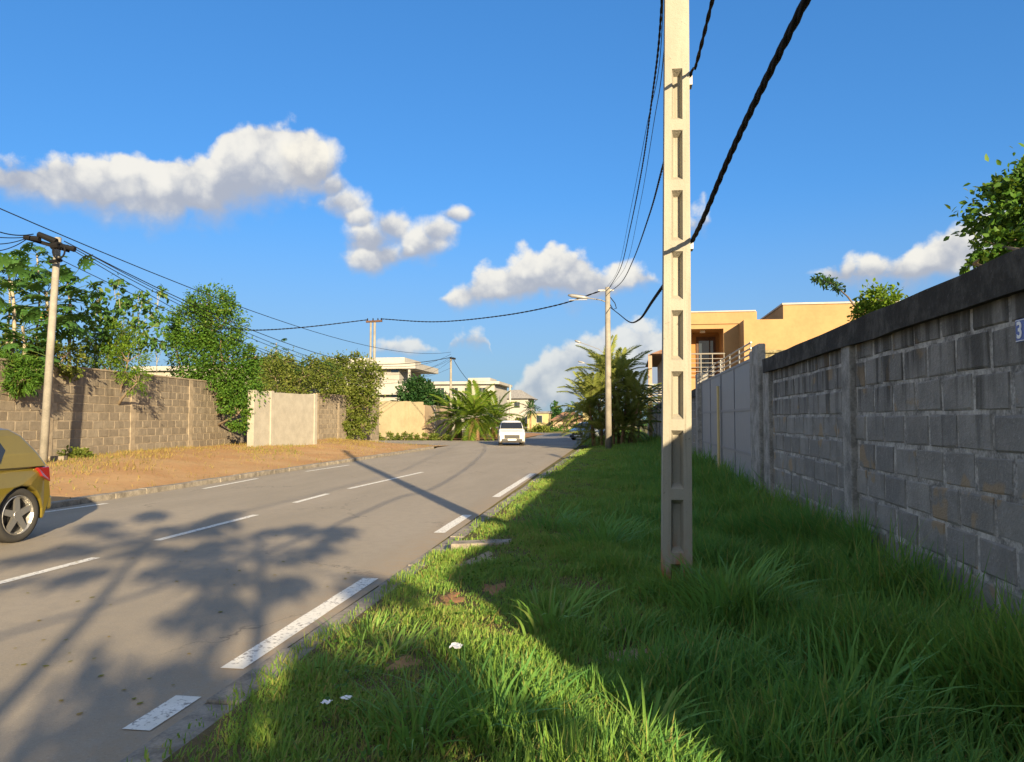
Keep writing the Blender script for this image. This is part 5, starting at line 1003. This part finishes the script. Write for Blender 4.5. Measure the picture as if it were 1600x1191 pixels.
# broad-leaved weeds and runners among the grass
wx_, wy_ = [], []
for _ in range(260):
    cx, cy = RNG.uniform(-1.9, 2.0), 2.6+14*RNG.random()**1.6; k = RNG.integers(6, 20); wx_.append(cx+RNG.normal(0, .09, k)); wy_.append(cy+RNG.normal(0, .09, k))
x, y = np.concatenate(wx_), np.concatenate(wy_); P = np.stack([x, y, vz(x, y)+RNG.uniform(.02, .10, len(x))], 1)
V, F, tt = leaves(P, RNG.normal(0, 1, (len(x), 3))*np.array((1, 1, .4)), .034, .9); tag(link('ground_weeds', npmesh('ground_weeds', V, F, tt, 'vine_leaf')), 'broad-leaved weeds scattered through the verge grass', 'weeds', kind='stuff')
n = 5000; x = RNG.uniform(-2.0, 2.1, n); y = 2.4+16*RNG.random(n)**1.4; V, F, tt = blades(np.stack([x, y, vz(x, y)+.01], 1), RNG.uniform(.05, .2, n), RNG.uniform(.003, .007, n), RNG.uniform(0, 6.28, n), RNG.uniform(.8, 1.8, n), 1.0, 2); tag(link('dead_blades', npmesh('dead_blades', V, F, tt, 'dry_grass')), 'dead straw blades lying through the verge grass', 'grass', kind='stuff')
# dry grass on the left bank
n = 38000; x = RNG.uniform(-18.5, -10.3, n); y = RNG.uniform(4, 45, n); wx = LA.x+(y-LA.y)*LU.x/LU.y; keep = (x > wx-.1) & (RNG.random(n) < .05+.8*sm(-.1, .8, npnz(x, y, .7)+.35*npnz(x, y, 2.3)+.7*sm(-12, -15.5, x))*sm(-10.8, -13.5, x)); x, y = x[keep], y[keep]; m_ = len(x)
zb_ = np.array([bank_z(a, b) for a, b in zip(x, y)])
V, F, tt = blades(np.stack([x, y, zb_-.01], 1), RNG.uniform(.04, .18, m_), RNG.uniform(.010, .024, m_), RNG.uniform(0, 6.28, m_), RNG.uniform(.2, .9, m_), 1.0, 2, np.clip(RNG.normal(.5, .3, m_)+.45*npnz(x, y, .5), 0, 1)); tag(link('dry_grass', npmesh('dry_grass', V, F, tt, 'dry_grass')), 'dry yellowish grass scattered over the orange bank', 'grass', kind='stuff')

# ================================================================ litter
def scrap(label, px, py, s):
    c = G(px, py, .14); n_ = 5; mb = MB(); vs = [(c.x+s*(i/(n_-1)-.5)*2+random.uniform(-.2, .2)*s, c.y+s*(j/(n_-1)-.5)*1.6+random.uniform(-.2, .2)*s, verge_z(c.x, c.y)+.10+random.uniform(0, .6)*s) for j in range(n_) for i in range(n_)]
    mb.add(vs, [(j*n_+i, j*n_+i+1, (j+1)*n_+i+1, (j+1)*n_+i) for j in range(n_-1) for i in range(n_-1)]); o = mb.build('paper_scrap', 'paper'); so_ = o.modifiers.new('thick', 'SOLIDIFY'); so_.thickness = .003; tag(o, label, 'litter', 'white scraps in the grass')
scrap('largest white crumpled scrap lying in the middle of the grass', 713, 1043, .035); scrap('left of two small white scraps at the bottom', 510, 1133, .022); scrap('right of two small white scraps at the bottom', 540, 1129, .024)
n = 60; lv = []
for i in range(n): lv.append(G(random.uniform(0, 560), random.uniform(830, 1120), .012))
P = np.array([v for v in lv if v.x < KR-.3]); V, F, tt = leaves(P, RNG.normal(0, 1, (len(P), 3))*np.array((1, 1, .02)), .045, 3.0, RNG.uniform(.7, 1, len(P))); V[:, 2] = np.clip(V[:, 2]*.25, .007, .03); tag(link('fallen_leaves', npmesh('fallen_leaves', V, F, tt, 'dry_grass')), 'small dry leaves and debris scattered on the asphalt', 'debris', kind='stuff')
